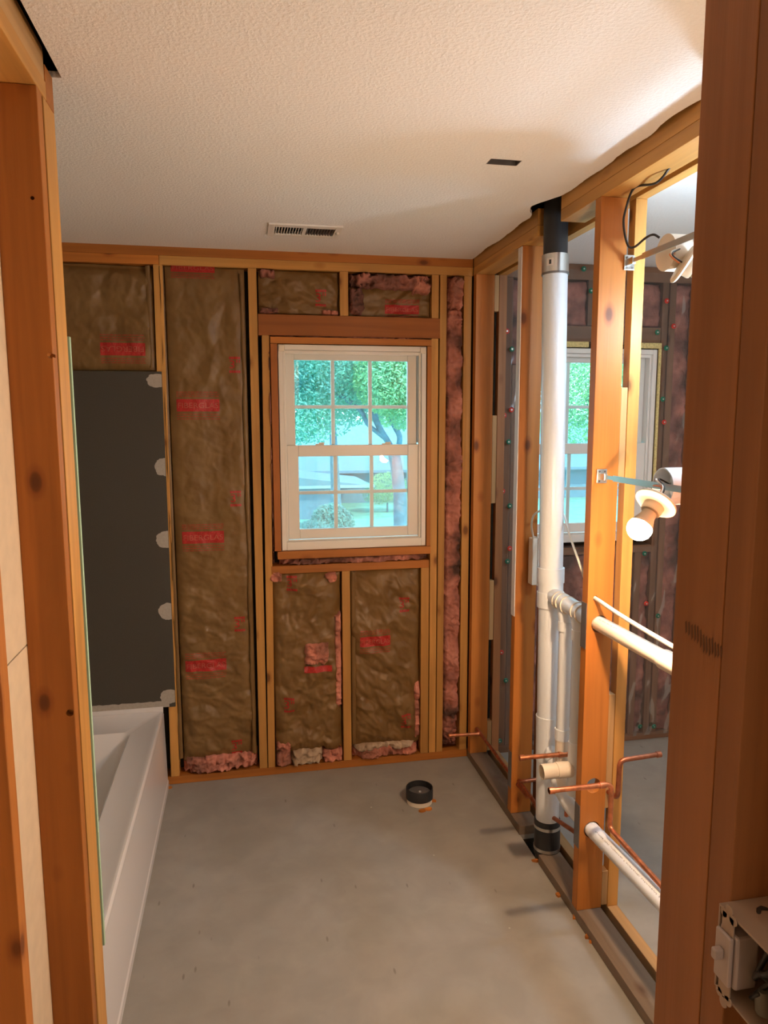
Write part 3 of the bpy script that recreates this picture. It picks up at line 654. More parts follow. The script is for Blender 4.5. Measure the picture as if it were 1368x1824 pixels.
# ================================================================== FAR ROOM BACK WALL
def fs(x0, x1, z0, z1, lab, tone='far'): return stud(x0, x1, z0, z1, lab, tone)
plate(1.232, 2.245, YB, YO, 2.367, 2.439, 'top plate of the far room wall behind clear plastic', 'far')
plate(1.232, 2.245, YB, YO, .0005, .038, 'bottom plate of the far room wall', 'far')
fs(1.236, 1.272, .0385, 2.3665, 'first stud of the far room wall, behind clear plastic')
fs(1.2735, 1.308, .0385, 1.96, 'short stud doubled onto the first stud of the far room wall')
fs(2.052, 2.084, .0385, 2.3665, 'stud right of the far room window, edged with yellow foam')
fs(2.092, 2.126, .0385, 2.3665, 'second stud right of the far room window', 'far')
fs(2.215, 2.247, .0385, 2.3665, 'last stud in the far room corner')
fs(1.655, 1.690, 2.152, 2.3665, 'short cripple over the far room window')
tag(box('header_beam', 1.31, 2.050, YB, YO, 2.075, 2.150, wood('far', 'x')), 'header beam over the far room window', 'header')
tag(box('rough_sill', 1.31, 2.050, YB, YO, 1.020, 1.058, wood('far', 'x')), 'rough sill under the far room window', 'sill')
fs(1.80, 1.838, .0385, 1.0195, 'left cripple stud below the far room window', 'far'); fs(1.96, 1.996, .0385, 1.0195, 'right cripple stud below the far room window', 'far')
bm = bmesh.new()
for a in ((1.34, 1.66, 2.0755-.028, 2.0745), (1.92, 2.050, 2.0755-.028, 2.0745)):
    add_box(bm, a[0], a[1], 3.296, 3.31, a[2], a[3])
add_box(bm, 2.0375, 2.0505, 3.296, 3.31, 1.25, 2.047)
tag(finish('foam_bead', bm, 'foam', bev=.003), 'yellow spray foam bead around the far room window', 'foam')
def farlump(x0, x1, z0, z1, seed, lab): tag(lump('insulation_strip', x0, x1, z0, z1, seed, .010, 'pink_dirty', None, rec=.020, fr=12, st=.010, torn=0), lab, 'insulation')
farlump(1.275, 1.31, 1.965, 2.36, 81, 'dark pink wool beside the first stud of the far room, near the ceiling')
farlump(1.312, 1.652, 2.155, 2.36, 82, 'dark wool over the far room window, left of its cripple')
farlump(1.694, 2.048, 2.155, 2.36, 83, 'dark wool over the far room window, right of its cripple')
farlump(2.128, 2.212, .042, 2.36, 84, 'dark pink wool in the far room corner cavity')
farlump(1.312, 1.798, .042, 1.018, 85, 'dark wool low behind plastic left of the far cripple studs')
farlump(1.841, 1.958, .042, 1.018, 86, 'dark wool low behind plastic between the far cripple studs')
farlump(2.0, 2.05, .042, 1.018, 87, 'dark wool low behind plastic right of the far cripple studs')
# clear plastic sheet stapled over the far wall, open at the window
bm = bmesh.new(); st = .014; nx = int((2.20-1.262)/st); nz = int((2.42-.03)/st); g = {}
for i in range(nx+1):
    for j in range(nz+1):
        x = 1.262+st*i; z = .03+st*j
        if W2[0]-.025 < x < W2[1]+.012 and W2[2]-.03 < z < W2[3]+.03: continue
        g[(i, j)] = bm.verts.new((x, 3.300+.005*abs(N(x*9+z*2, z*4-x*3, 5))-.010*abs(N(x*16-z*3, z*5, 8))+.004*N(x*30, z*12, 2), z))
for (i, j) in list(g):
    q = [(i, j), (i+1, j), (i+1, j+1), (i, j+1)]
    if all(k in g for k in q): bm.faces.new([g[k] for k in q])
o = finish('plastic_sheet', bm, 'poly'); tag(o, 'clear plastic vapour sheet over the far room wall, shiny wrinkles', 'plastic sheet')
for p in o.data.polygons: p.use_smooth = True
wash = [(1040, 479, 'g'), (1053, 518, 'g'), (1188, 536, 'r'), (1200, 581, 'r'), (1171, 592, 'g'), (1187, 620, 'g'), (1180.6, 711, 'g'), (1183, 752, 'r'), (1148, 986, 'g'), (1151, 1075, 'r'), (1172, 1097, 'g'), (1140, 1294, 'g'), (1165, 1294, 'g'),
        (903, 590, 'r'), (912, 622, 'g'), (898, 740, 'r'), (911, 730, 'r'), (906, 787, 'g'), (895.5, 875, 'r'), (908, 901, 'g'), (908, 977, 'r'), (904, 1000, 'g'), (893, 1162, 'r'), (901, 1212, 'g'), (890, 1320, 'g')]
wlab = ['green cap nail on the far top plate, left of the bright stud', 'green cap nail on the short cripple over the far window', 'upper red cap nail right of the far window, near the ceiling', 'red cap nail on the second stud right of the far window', 'green cap nail on the far header, above the window corner', 'green cap nail by the yellow foam corner', 'green cap nail halfway down beside the upper sash of the far window', 'red cap nail beside the upper sash of the far window', 'green cap nail just below the glowing bulb', 'red cap nail below the bulb, above the white pipe', 'dark green cap nail below the bulb, beside the white cable', 'left one of two green cap nails just above the far room floor', 'right one of two green cap nails just above the far room floor',
        'topmost red cap nail on plastic left of the vent stack', 'topmost green cap nail on plastic left of the vent stack', 'left one of a pair of red cap nails, left of the vent stack', 'right one of a pair of red cap nails, left of the vent stack', 'green cap nail just below the red pair, left of the vent stack', 'small red cap nail halfway down, left of the vent stack', 'green cap nail halfway down, just below the small red one', 'red cap nail directly above a green one, left of the outlet box', 'green cap nail directly below a red one, left of the outlet box', 'lowest red cap nail left of the vent stack', 'green cap nail just under the lowest red one', 'lowest green cap nail, above the copper line']
for (px, py, c), lab in zip(wash, wlab):
    p = P(px, py, 3.285); bm = bmesh.new(); add_tube(bm, [(p.x, 3.2865, p.z), (p.x, 3.284, p.z), (p.x, 3.281, p.z)], [.0125, .0125, .009], 20)
    o = finish('cap_nail', bm, M['washer_green' if c == 'g' else 'washer_red'], smooth=True); tag(o, lab, 'cap nail', 'plastic cap nails on the far room sheet')
    tube('nail_head', [(p.x, 3.2808, p.z), (p.x, 3.2795, p.z)], .004, 'steel', o, 12)

# ================================================================== BATHTUB
tub = thing('bathtub', (-.79, 2.54, 0), 'white alcove bathtub along the left wall, dusty rim', 'bathtub')
def rr(x0, x1, y0, y1, r, z, n=6):
    out = []
    for cx, cy, a0 in ((x1-r, y1-r, 0), (x0+r, y1-r, pi/2), (x0+r, y0+r, pi), (x1-r, y0+r, 3*pi/2)):
        for k in range(n+1): a = a0+pi/2*k/n; out.append((cx+r*cos(a), cy+r*sin(a), z))
    return out
ox0, ox1, oy0, oy1 = -1.192, -.396, 1.795, 3.292
loops = [rr(ox0, ox1, oy0, oy1, .004, .300), rr(ox0, ox1+.0005, oy0, oy1, .006, .360), rr(ox0+.004, ox1-.005, oy0+.004, oy1-.004, .008, .372), rr(ox0+.012, ox1-.014, oy0+.01, oy1-.01, .012, .372),
         rr(ox0+.022, ox1-.026, oy0+.02, oy1-.02, .02, .364), rr(-1.130, -.513, 1.92, 3.110, .03, .362), rr(-1.122, -.520, 1.93, 3.102, .035, .354), rr(-1.08, -.545, 2.02, 2.90, .06, .16), rr(-1.05, -.575, 2.08, 2.80, .09, .075), rr(-1.00, -.63, 2.16, 2.70, .09, .066)]
bm = bmesh.new(); rings = [[bm.verts.new(p) for p in l] for l in loops]
for a, b in zip(rings, rings[1:]):
    n = len(a)
    for k in range(n): bm.faces.new((a[k], a[(k+1) % n], b[(k+1) % n], b[k]))
bm.faces.new(rings[-1]); finish('basin', bm, 'tub', tub, smooth=True)
bm = bmesh.new(); v = []
prof = [(-.387, .0005), (-.387, .030), (-.390, .040), (-.3955, .345), (-.3955, .36)]
for y in (1.795, 3.290):
    v.append([bm.verts.new((x, y, z)) for x, z in prof]+[bm.verts.new((x-.006, y, z)) for x, z in prof[::-1]])
n = len(v[0])
for k in range(n): bm.faces.new((v[0][k], v[0][(k+1) % n], v[1][(k+1) % n], v[1][k]))
bm.faces.new(v[0][::-1]); bm.faces.new(v[1]); finish('apron', bm, 'tub', tub)
bm = bmesh.new(); add_box(bm, -1.19, -.398, 3.2925, 3.2965, .30, .392); finish('tiling_flange', bm, 'tub', tub)
lathe('drain', (-.82, 2.30, .0665), (0, 0, 1), [(0, .026), (.002, .026), (.003, .018)], 'steel', tub)

# ================================================================== CEILING REGISTER AND OLD BOX
rg = thing('ceiling_register', (.255, 2.93, 2.43), 'white metal ceiling register with two banks of louvres above the window', 'air vent')
bm = bmesh.new(); x0, x1, y0, y1 = .114, .398, 2.842, 3.02
for a in ((x0, x0+.026, y0, y1), (x1-.026, x1, y0, y1), (x0+.026, x1-.026, y0, y0+.034), (x0+.026, x1-.026, y1-.034, y1), (.248, .262, y0+.034, y1-.034)): add_box(bm, *a, 2.4325, 2.4395)
finish('face_frame', bm, 'white_vinyl', rg, bev=.0015)
box('duct_boot', .126, .384, 2.863, 3.004, 2.455, 2.60, 'black_rubber', rg, bev=0)
for bank, (a, b, tl) in enumerate(((.140, .248, .006), (.262, .372, -.010))):
    for k in range(10):
        xx = a+(b-a)*(k+.5)/10; bm = bmesh.new()
        v = [bm.verts.new(c) for c in ((xx-.001, y0+.034, 2.434), (xx+.001, y0+.034, 2.434), (xx+.001+tl, y0+.034, 2.449), (xx-.001+tl, y0+.034, 2.449), (xx-.001, y1-.034, 2.434), (xx+.001, y1-.034, 2.434), (xx+.001+tl, y1-.034, 2.449), (xx-.001+tl, y1-.034, 2.449))]
        for f4 in ((0, 1, 2, 3), (7, 6, 5, 4), (0, 4, 5, 1), (1, 5, 6, 2), (2, 6, 7, 3), (3, 7, 4, 0)): bm.faces.new([v[i] for i in f4])
        finish('louvre', bm, 'grey_steel' if bank else 'white_vinyl', rg)
box('lever', .380, .390, 2.91, 2.93, 2.424, 2.432, 'white_vinyl', rg)
jb = thing('ceiling_junction_box', (.761, 2.078, 2.44), 'dark empty junction box in a ragged ceiling slot', 'electrical box')
bm = bmesh.new(); add_box(bm, .716, .806, 2.057, 2.098, 2.50, 2.502); add_box(bm, .7145, .717, 2.057, 2.098, 2.44, 2.50); add_box(bm, .805, .8075, 2.057, 2.098, 2.44, 2.50); add_box(bm, .717, .805, 2.0555, 2.058, 2.44, 2.50); add_box(bm, .717, .805, 2.097, 2.0995, 2.44, 2.50)
finish('box', bm, 'grey_steel', jb); box('clamp', .735, .752, 2.065, 2.09, 2.455, 2.47, 'steel', jb); box('clamp', .778, .795, 2.065, 2.09, 2.452, 2.468, 'steel', jb)

# ================================================================== WASTE STACK AND PIPEWORK
st_ = thing('vent_stack', (1.122, 2.45, 0), 'white plastic waste stack rising through the right partition to the ceiling', 'drain pipe')
def sx(z): t = z/2.44; return Vector((1.122-.005*t, 2.44+.065*t, z))
def seg(name, z0, z1, r, mat, prof=None, n=36): return tube(name, [sx(z0), sx(z1)], r, mat, st_, n)
seg('pipe', .155, 2.226, .0445, 'pvc')
seg('black_pipe', 2.262, 2.64, .0430, 'black_rubber')['label'] = 'black plastic pipe section at the ceiling'
cb = seg('steel_coupling', 2.222, 2.285, .0478, 'steel'); seg('coupling_lip', 2.216, 2.223, .0485, 'grey_steel')
p = sx(2.255); bm = bmesh.new()
def curved_label(bm, a0, a1, z0, z1, rad, cx, cy):
    n = 8; pr = None
    for k in range(n+1):
        a = a0+(a1-a0)*k/n; row = [bm.verts.new((cx+rad*cos(a), cy+rad*sin(a), z)) for z in (z0, z1)]
        if pr: bm.faces.new((pr[0], row[0], row[1], pr[1]))
        pr = row
curved_label(bm, R(208), R(238), 2.243, 2.268, .0482, p.x, p.y); finish('paper_label', bm, 'paper', cb)
bm = bmesh.new(); curved_label(bm, R(219), R(229), 2.248, 2.263, .0485, p.x, p.y); finish('label_print', bm, 'ink', cb)
seg('hub', 1.095, 1.150, .0505, 'pvc'); seg('tee_body', 1.00, 1.10, .0468, 'pvc'); seg('hub', 1.000, 1.058, .0505, 'pvc')
seg('hub', .555, .575, .0488, 'pvc'); seg('hub', .40, .56, .0480, 'pvc')
seg('rubber_coupling', .02, .160, .0500, 'black_rubber'); seg('clamp_band', .128, .140, .0515, 'steel'); seg('clamp_band', .040, .052, .0515, 'steel')
seg('lower_pipe', -.30, .03, .045, 'black_rubber')
# upper branch with zip-like ribs, two drops and the run through the bright stud
ub = thing('upper_drain_branch', (1.117, 2.2, 1.043), 'white drain branch with cream ribs from the stack through the bright stud', 'drain pipe')
tube('fitting', [(1.119, 2.435, 1.050), (1.117, 2.13, 1.043)], .0300, 'pvc', ub, 28)
for y in (2.385, 2.355, 2.315, 2.235, 2.200): tube('rib', [(1.1175, y, 1.0455), (1.1175, y-.006, 1.0455)], .0335, 'pvc_cream', ub, 28)
pp = tube('pipe', [(1.117, 2.16, 1.043), (1.117, 1.30, 1.053)], .0245, 'pvc_cream', ub, 28)
tube('coupling', [(1.117, 1.715, 1.0483), (1.117, 1.63, 1.0493)], .0285, 'pvc_cream', ub, 28)
for y, nm in ((2.325, 'a'), (2.215, 'b')):
    tube('drop', smoothpath([(1.117, y+.035, 1.045), (1.117, y+.015, 1.020), (1.117, y, .985), (1.117, y, .955)]), .0262, 'pvc', ub, 24)
    tube('drop_hub', [(1.117, y, .985), (1.117, y, .950)], .0288, 'pvc', ub, 24)
    tube('drop_pipe', [(1.117, y, .955), (1.117, y, .555)], .0240, 'pvc', ub, 24)
    tube('drop_hub', [(1.117, y, .580), (1.117, y, .540)], .0285, 'pvc', ub, 24)
def pipe_print(root, y0, y1, x, zf, r, seed):
    bm = bmesh.new(); rnd = random.Random(seed); y = y0; a = R(122)
    while y > y1:
        l = rnd.uniform(.004, .008)
        for k in range(2):
            h = rnd.uniform(.0008, .0022); aa = a+rnd.uniform(-.04, .04)
            q = [(x+(r+.0004)*cos(aa+s*h/r), yy, zf(yy)+(r+.0004)*sin(aa+s*h/r)) for yy, s in ((y, -1), (y-l*.28, -1), (y-l*.28, 1), (y, 1))]
            bm.faces.new([bm.verts.new(c) for c in q]); y -= l*.5
        y -= rnd.choice((.001, .001, .002, .009))
    finish('printed_marks', bm, 'faded_ink', root)
pipe_print(pp, 2.06, 1.72, 1.117, lambda y: 1.043+(2.16-y)*.0116, .0245, 3)
lb = thing('lower_drain_branch', (1.117, 2.0, .34), 'thick white drain pipe leaving the bright stud low down toward the camera', 'drain pipe')
pl = tube('pipe', [(1.117, 2.15, .325), (1.117, 1.30, .385)], .0250, 'pvc', lb, 28); pipe_print(pl, 2.03, 1.62, 1.117, lambda y: .325+(2.15-y)*.0706, .0250, 5)
tube('bend', smoothpath([(1.118, 2.43, .45), (1.112, 2.395, .445), (1.110, 2.36, .41), (1.112, 2.31, .35), (1.116, 2.25, .325), (1.117, 2.14, .325)]), .0262, 'pvc', lb, 24)
tube('hub', [(1.111, 2.335, .378), (1.113, 2.30, .342)], .0300, 'pvc', lb, 24); tube('hub', [(1.110, 2.40, .447), (1.110, 2.375, .43)], .0300, 'pvc', lb, 24)
tb2 = thing('drain_tee', (1.117, 2.215, .40), 'white drain tee with an open stub facing the bathroom, below the two drops', 'drain fitting')
tube('tee_body', [(1.117, 2.215, .54), (1.117, 2.215, .385)], .0272, 'pvc', tb2, 28); tube('second_riser', [(1.117, 2.325, .54), (1.117, 2.325, .40)], .0255, 'pvc_cream', tb2, 28); tube('second_riser', [(1.117, 2.325, .41), (1.117, 2.30, .36)], .0255, 'pvc_cream', tb2, 28)
bm = bmesh.new(); prof = [(1.10, .0285), (1.045, .0285), (1.0445, .0265), (.990, .0265), (.990, .0225), (1.06, .0222)]; u = []
for x, r in prof: u.append([bm.verts.new((x, 2.215+r*cos(2*pi*k/32), .480+r*sin(2*pi*k/32))) for k in range(32)])
for a, b in zip(u, u[1:]):
    for k in range(32): bm.faces.new((a[k], a[(k+1) % 32], b[(k+1) % 32], b[k]))
bm.faces.new(u[-1]); bm.faces.new(u[0]); finish('open_stub', bm, 'pvc_cream', tb2, smooth=True)
tube('far_stub', [(1.12, 2.215, .480), (1.250, 2.215, .480)], .0265, 'pvc', tb2, 28); tube('stub_cap', [(1.235, 2.215, .480), (1.268, 2.215, .480)], .030, 'pvc', tb2, 28)
# copper
def copper(pts, lab, r=.0082, mat='copper', corner=.014, ends=(), name='copper_pipe'):
    root = thing(name, Vector(pts[0]), lab, 'copper pipe'); tube('pipe', bent(pts, corner), r, mat, root, 16)
    for a, b in ends: tube('fitting', [a, b], r+.0022, mat, root, 16)
    return root
copper([(.944, 3.20, .172), (1.098, 3.20, .168)], 'short copper stub poking out by the right back corner', ends=(((.944, 3.20, .172), (.958, 3.20, .172)), ((1.085, 3.20, .168), (1.10, 3.20, .168))))
copper([(1.103, 3.255, .170), (1.103, 2.60, .165)], 'thin copper line running low along the right partition behind the first studs', mat='copper_dark')
copper([(1.103, 2.695, .185), (1.103, 2.49, .180), (1.165, 2.28, .19), (1.160, 2.119, .20)], 'bent copper line passing in front of the foot of the vent stack', mat='copper_dark', corner=.02, ends=(((1.103, 2.515, .181), (1.103, 2.49, .18)), ((1.112, 2.47, .1795), (1.125, 2.44, .179))))
copper([(1.105, 2.69, .187), (1.105, 2.66, .200), (1.26, 2.66, .207)], 'copper side branch disappearing behind the vent stack', mat='copper_dark')
copper([(.945, 2.305, .492), (1.125, 2.305, .490), (1.17, 2.38, .49), (1.17, 2.38, .2)], 'upper copper stub crossing in front of the vent stack', corner=.018, ends=(((.945, 2.305, .492), (.962, 2.305, .492)), ((1.095, 2.305, .4903), (1.13, 2.305, .490))))
copper([(.905, 1.965, .553), (1.117, 1.965, .553), (1.117, 1.965, .403), (1.117, 1.30, .403)], 'long copper stub in front of the bright stud that turns down and runs off', corner=.022, ends=(((.905, 1.965, .553), (.922, 1.965, .553)), ((1.075, 1.965, .553), (1.095, 1.965, .553))))
copper([(1.32, 2.02, .608), (1.174, 2.02, .600), (1.172, 2.02, .47), (1.172, 2.10, .455)], 'copper stub pointing into the far room behind the bright stud', mat='copper_dark', corner=.022, ends=(((1.32, 2.02, .608), (1.305, 2.02, .607)),))
# toilet flange
tf = thing('toilet_drain_stub', P(747, 1427, 3).lerp(Vector((0, 0, 0)), 0), 'short black and white toilet drain stub standing up from the floor', 'drain stub')
d = FW + RT*((747-684)/F_PX) + UP*((912-1427.5)/F_PX); t = -CAM_H/d.z; c = Vector((d.x*t, d.y*t, 0)); tf.location = c
lathe('white_collar', c+Vector((0, 0, .0005)), (0, 0, 1), [(0, .057), (.03, .057), (.03, .050), (.001, .049)], 'pvc_cream', tf, 40)
lathe('rubber_sleeve', c, (0, 0, 1), [(.022, .0605), (.068, .0605), (.070, .0590), (.070, .0565), (.030, .0555), (.026, .0555)], 'black_rubber', tf, 40)
lathe('test_plug', c, (0, 0, 1), [(.024, .0545), (.042, .0540), (.046, .050), (.050, .012), (.056, .008)], 'grey_steel', tf, 40)
# debris on the floor
rnd = random.Random(5); chips = [(428, 849, 8), (548, 1045, 8), (640, 1165, 8), (712, 1280, 8), (735, 1296, 8), (415, 838, 8)]
def onfloor(px, py, z=0): 
    d = FW + RT*((px-684)/F_PX) + UP*((912-py)/F_PX); t = (z-CAM_H)/d.z; return Vector((d.x*t, d.y*t, z))
spots = [(955, 1534, 'just left of the stack hole'), (996, 1596, 'halfway between the stack and the bright stud'), (1026, 1636, 'at the foot of the bright stud'), (1048, 1671, 'along the near sole plate'), (1056, 1678, 'next to another along the near sole plate'), (752, 1446, 'in front of the toilet drain stub'), (772, 1428, 'right of the toilet drain stub'), (302, 1404, 'by the far foot of the bathtub'), (762, 1443, 'close beside another at the toilet drain stub')]
for px, py, lab in spots:
    q = onfloor(px, py); bm = bmesh.new(); n = 7; a = rnd.uniform(0, 3)
    lo = [(q.x+.016*cos(2*pi*k/n+a)*rnd.uniform(.5, 1.2), q.y+.009*sin(2*pi*k/n+a)*rnd.uniform(.5, 1.2)) for k in range(n)]
    b0 = [bm.verts.new((x, y, .0006)) for x, y in lo]; b1 = [bm.verts.new((x+rnd.uniform(-.002, .002), y, rnd.uniform(.005, .012))) for x, y in lo]
    bm.faces.new(b0[::-1]); bm.faces.new(b1)
    for k in range(n): bm.faces.new((b0[k], b0[(k+1) % n], b1[(k+1) % n], b1[k]))
    tag(finish('wood_chip', bm, wood('orange', 'x')), 'small orange wood chip on the floor %s' % lab, 'wood chip', 'wood chips on the floor')

# ================================================================== LAMPS ON BAR HANGERS
def lamp(rootname, lab, box_c, box_dir, bar_x, bar_z, y_far, holder_c, bulb_c, bulbmat, boxmat, neck):
    root = thing(rootname, Vector(box_c), lab, 'light bulb fixture'); bx_, by_, bz_ = box_c; dd = box_dir
    # round box, open towards dd along x
    bm = bmesh.new(); prof = [(0, .0505), (.055, .0505), (.055, .047), (.006, .046)]; u = []
    for t, r in prof: u.append([bm.verts.new((bx_+dd*t, by_+r*cos(2*pi*k/36), bz_+r*sin(2*pi*k/36))) for k in range(36)])
    for a, b in zip(u, u[1:]):
        for k in range(36): bm.faces.new((a[k], a[(k+1) % 36], b[(k+1) % 36], b[k]))
    bm.faces.new(u[0]); bm.faces.new(u[-1]); finish('round_box', bm, boxmat, root, smooth=True)
    bar = box('hanger_bar', bar_x-.0015, bar_x+.0015, 1.54, y_far, bar_z-.006, bar_z+.006, 'steel', root, bev=.0005)
    box('hanger_bar_slide', bar_x-.004, bar_x-.0018, 1.60, 1.99, bar_z-.009, bar_z+.009, 'steel', root, bev=.0005)
    bm = bmesh.new(); add_box(bm, bar_x-.012, bar_x+.022, 2.074, 2.0785, bar_z-.022, bar_z+.022); add_box(bm, bar_x-.005, bar_x+.006, 2.04, 2.0735, bar_z-.010, bar_z+.010)
    br = finish('mounting_bracket', bm, 'steel', root, bev=.001)
    for a, b in ((-.004, .015), (.014, .015), (-.004, -.015), (.014, -.015)): tube('screw', [(bar_x+a, 2.0738, bar_z+b), (bar_x+a, 2.0722, bar_z+b)], .0032, 'grey_steel', br, 10)
    h, bl = Vector(holder_c), Vector(bulb_c); ax = (bl-h).normalized()
    fl_ = lathe('lamp_holder', h, ax, [(-.004, .050), (.0, .0545), (.005, .0545), (.010, .048), (.012, .027), (.030, .0265), (.034, .024)], 'ceramic', root, 40)
    nb = lathe('bulb_base', h, ax, [(.034, .0150), (.036, .0185), (.050, .0200), ((bl-h).length-.0315*sin(R(neck))-.0005, .0315*cos(R(neck))), ((bl-h).length-.0315*sin(R(neck))+.001, .0310*cos(R(neck)))], 'ceramic', root, 32)
    L_ = (bl-h).length; prof = [(L_+.0315*sin(t), .0315*cos(t)) for t in [R(a) for a in range(-neck, 90, 6)]]+[(L_+.030, .0005)]
    lathe('bulb', h, ax, prof, bulbmat, root, 36)
    for k in range(3):
        o_ = Vector((0, .012*(k-1), .008*(k % 2))); a = Vector((bx_+dd*.03, by_, bz_))+o_; b = h-ax*.006+o_*.5
        tube('wire', smoothpath([a, a+Vector((dd*.045, 0, .022-.01*k)), b-ax*.03+Vector((0, 0, .01)), b]), .0022, ('black', 'white_cable', 'copper')[k], root, 8)
    return root
# bulb 1: holder hangs out of a white round box on the bathroom side
H1 = P(1169, 895, 1.672)
lamp('bulb_fixture', 'glowing warm bulb hanging from a white round box on a steel bar', (1.155, 1.735, 1.523), -1, 1.098, 1.524, 2.16, H1, BULB1_POS, 'bulb_warm', 'pvc', 14)
H2 = P(1212, 462, 1.75)
lamp('bulb_fixture', 'upper bulb fixture near the ceiling on the far room side, mostly behind the jamb stud', (1.182, 1.905, 2.168), 1, 1.163, 2.175, 2.0785, P(1216, 470, 1.83), BULB2_POS, 'bulb_cool', 'pvc_cream', 38)
# cables
def cable(pts, r, mat, lab, name='cable'): return tag(tube(name, smoothpath(pts), r, mat, None, 12), lab, 'cable')
cable([(1.135, 1.82, 2.372), (1.13, 1.88, 2.345), P(1130, 335, 2.00), P(1114, 375, 2.01), P(1111, 402, 2.02), P(1118, 436, 2.02), P(1130, 440, 2.01), P(1150, 424, 1.98), P(1164, 418, 1.945), (1.180, 1.935, 2.215)], .0034, 'black', 'black cable looping from the top plate to the upper bulb box')
cable([(1.10, 2.125, 1.130), (1.10, 2.07, 1.128), (1.105, 1.9, 1.112), (1.11, 1.66, 1.100), (1.11, 1.45, 1.098)], .0066, 'white_cable', 'thick white cable leaving the bright stud above the white pipe')
cable([P(951, 962, 2.66), P(947, 940, 2.64), P(949, 922, 2.62), P(958, 912, 2.60), P(985, 900, 2.60), P(1003, 915, 2.5), P(1012, 945, 2.35), P(1022, 975, 2.25), P(1032, 1003, 2.16), P(1044, 1040, 2.13)], .0040, 'white_cable', 'thin white cable arching around the back of the vent stack')
ob = thing('outlet_box', P(951, 1000, 2.665), 'cream wall box standing edge on behind the vent stack', 'electrical box')
q = P(951, 1000, 2.665); box('box', q.x-.012, q.x+.010, 2.652, 2.695, q.z-.095, q.z+.095, 'pvc_cream', ob, bev=.003); box('cover', q.x+.0105, q.x+.016, 2.648, 2.699, q.z-.098, q.z+.098, 'white_vinyl', ob, bev=.002)

# ================================================================== SWITCH BOX (right foreground)
sw = thing('switch_box', (.52, .55, 1.10), 'open multi gang electrical box with one switch in the lower right foreground', 'switch box')
X0, X1_, ya, yb_, z0, z1 = .486, .556, .470, .6245, 1.094, 1.190
bm = bmesh.new()
for a in ((X0, X1_, ya, yb_, z1-.0025, z1), (X0, X1_, ya, yb_, z0, z0+.0025), (X0, X1_, yb_-.0025, yb_, z0+.0025, z1-.0025), (X0, X1_, ya, ya+.0025, z0+.0025, z1-.0025), (X1_-.0025, X1_, ya+.0025, yb_-.0025, z0+.0025, z1-.0025)): add_box(bm, *a)
finish('box', bm, 'ivory', sw, bev=.0008)
sd = thing('switch', (X0, .606, 1.142)); sd.parent = sw; sd.location = Vector((X0, .606, 1.142))-Vector(sw.location)
bm = bmesh.new(); add_box(bm, X0-.0025, X0-.0010, .597, .615, 1.096, 1.190)
for zz in (1.188, 1.096):
    for yy in (.599, .613): add_tube(bm, [(X0-.0025, yy, zz), (X0-.001, yy, zz)], .0055, 14)
    add_tube(bm, [(X0-.0025, .606, zz+(.007 if zz > 1.15 else -.007)), (X0-.001, .606, zz+(.007 if zz > 1.15 else -.007))], .0058, 14)
finish('yoke', bm, 'ivory', sd, bev=.0004)
bm = bmesh.new(); add_box(bm, X0-.0075, X0-.0026, .594, .618, 1.115, 1.170); finish('body_front', bm, 'toggle', sd, bev=.002)
bm = bmesh.new(); add_box(bm, X0-.0009, X0+.026, .592, .620, 1.112, 1.172); finish('body', bm, 'toggle', sd, bev=.003)
bm = bmesh.new(); add_box(bm, X0-.018, X0-.0074, .602, .610, 1.142, 1.154); finish('toggle_lever', bm, 'toggle', sd, bev=.002)
rw = random.Random(2)
for k in range(7):
    a = Vector((X1_-.01, rw.uniform(.49, .60), rw.uniform(1.11, 1.18))); b = Vector((X0+.012, rw.uniform(.50, .575), rw.uniform(1.115, 1.175)))
    tube('wire', smoothpath([a, a+Vector((-.03, .01*rw.uniform(-1, 1), .012)), b+Vector((.004, .012, -.012)), b, b+Vector((.02, rw.uniform(-.02, .02), rw.uniform(-.02, .02)))]), .0030 if k % 3 else .0024, 'copper' if k == 3 else 'black', sw, 10)
lathe('wire_nut', (.503, .541, 1.104), (-.2, .15, 1), [(0, .009), (.012, .0085), (.024, .005), (.026, .003)], 'wire_red', sw, 16)
lathe('wire_nut', (.505, .570, 1.106), (-.1, .1, 1), [(0, .010), (.014, .009), (.022, .005)], 'wirenut_grey', sw, 16)

# smudged print on the wide jamb stud: thin marks lying on its face
sm = plain('dirt_smudge', (.13, .055, .022), .7); rs = random.Random(4)
jb_ = [o for o in COL.objects if o.get('label', '').startswith('wide dark stud filling')][0]
bm = bmesh.new(); c = P(1253, 1148, .70); yy0, zz0 = .708, 1.7045-(1148-822)*.00056*1.0
def onjamb(px, py):
    d = FW + RT*((px-684)/F_PX) + UP*((912-py)/F_PX); t = .4996/d.x; return Vector((.4996, d.y*t, CAM_H+d.z*t))
for k in range(13):
    t = k/12; px = 1222+62*t; py = 1120+45*t+rs.uniform(-5, 5); h = 12+6*math.sin(t*pi)
    q = [onjamb(px+a, py+b) for a, b in ((-1.6, -h*.8), (1.2, -h), (2.0, h*.6), (-1.2, h))]; bm.faces.new([bm.verts.new(v) for v in q])
finish('smudge', bm, sm, jb_)
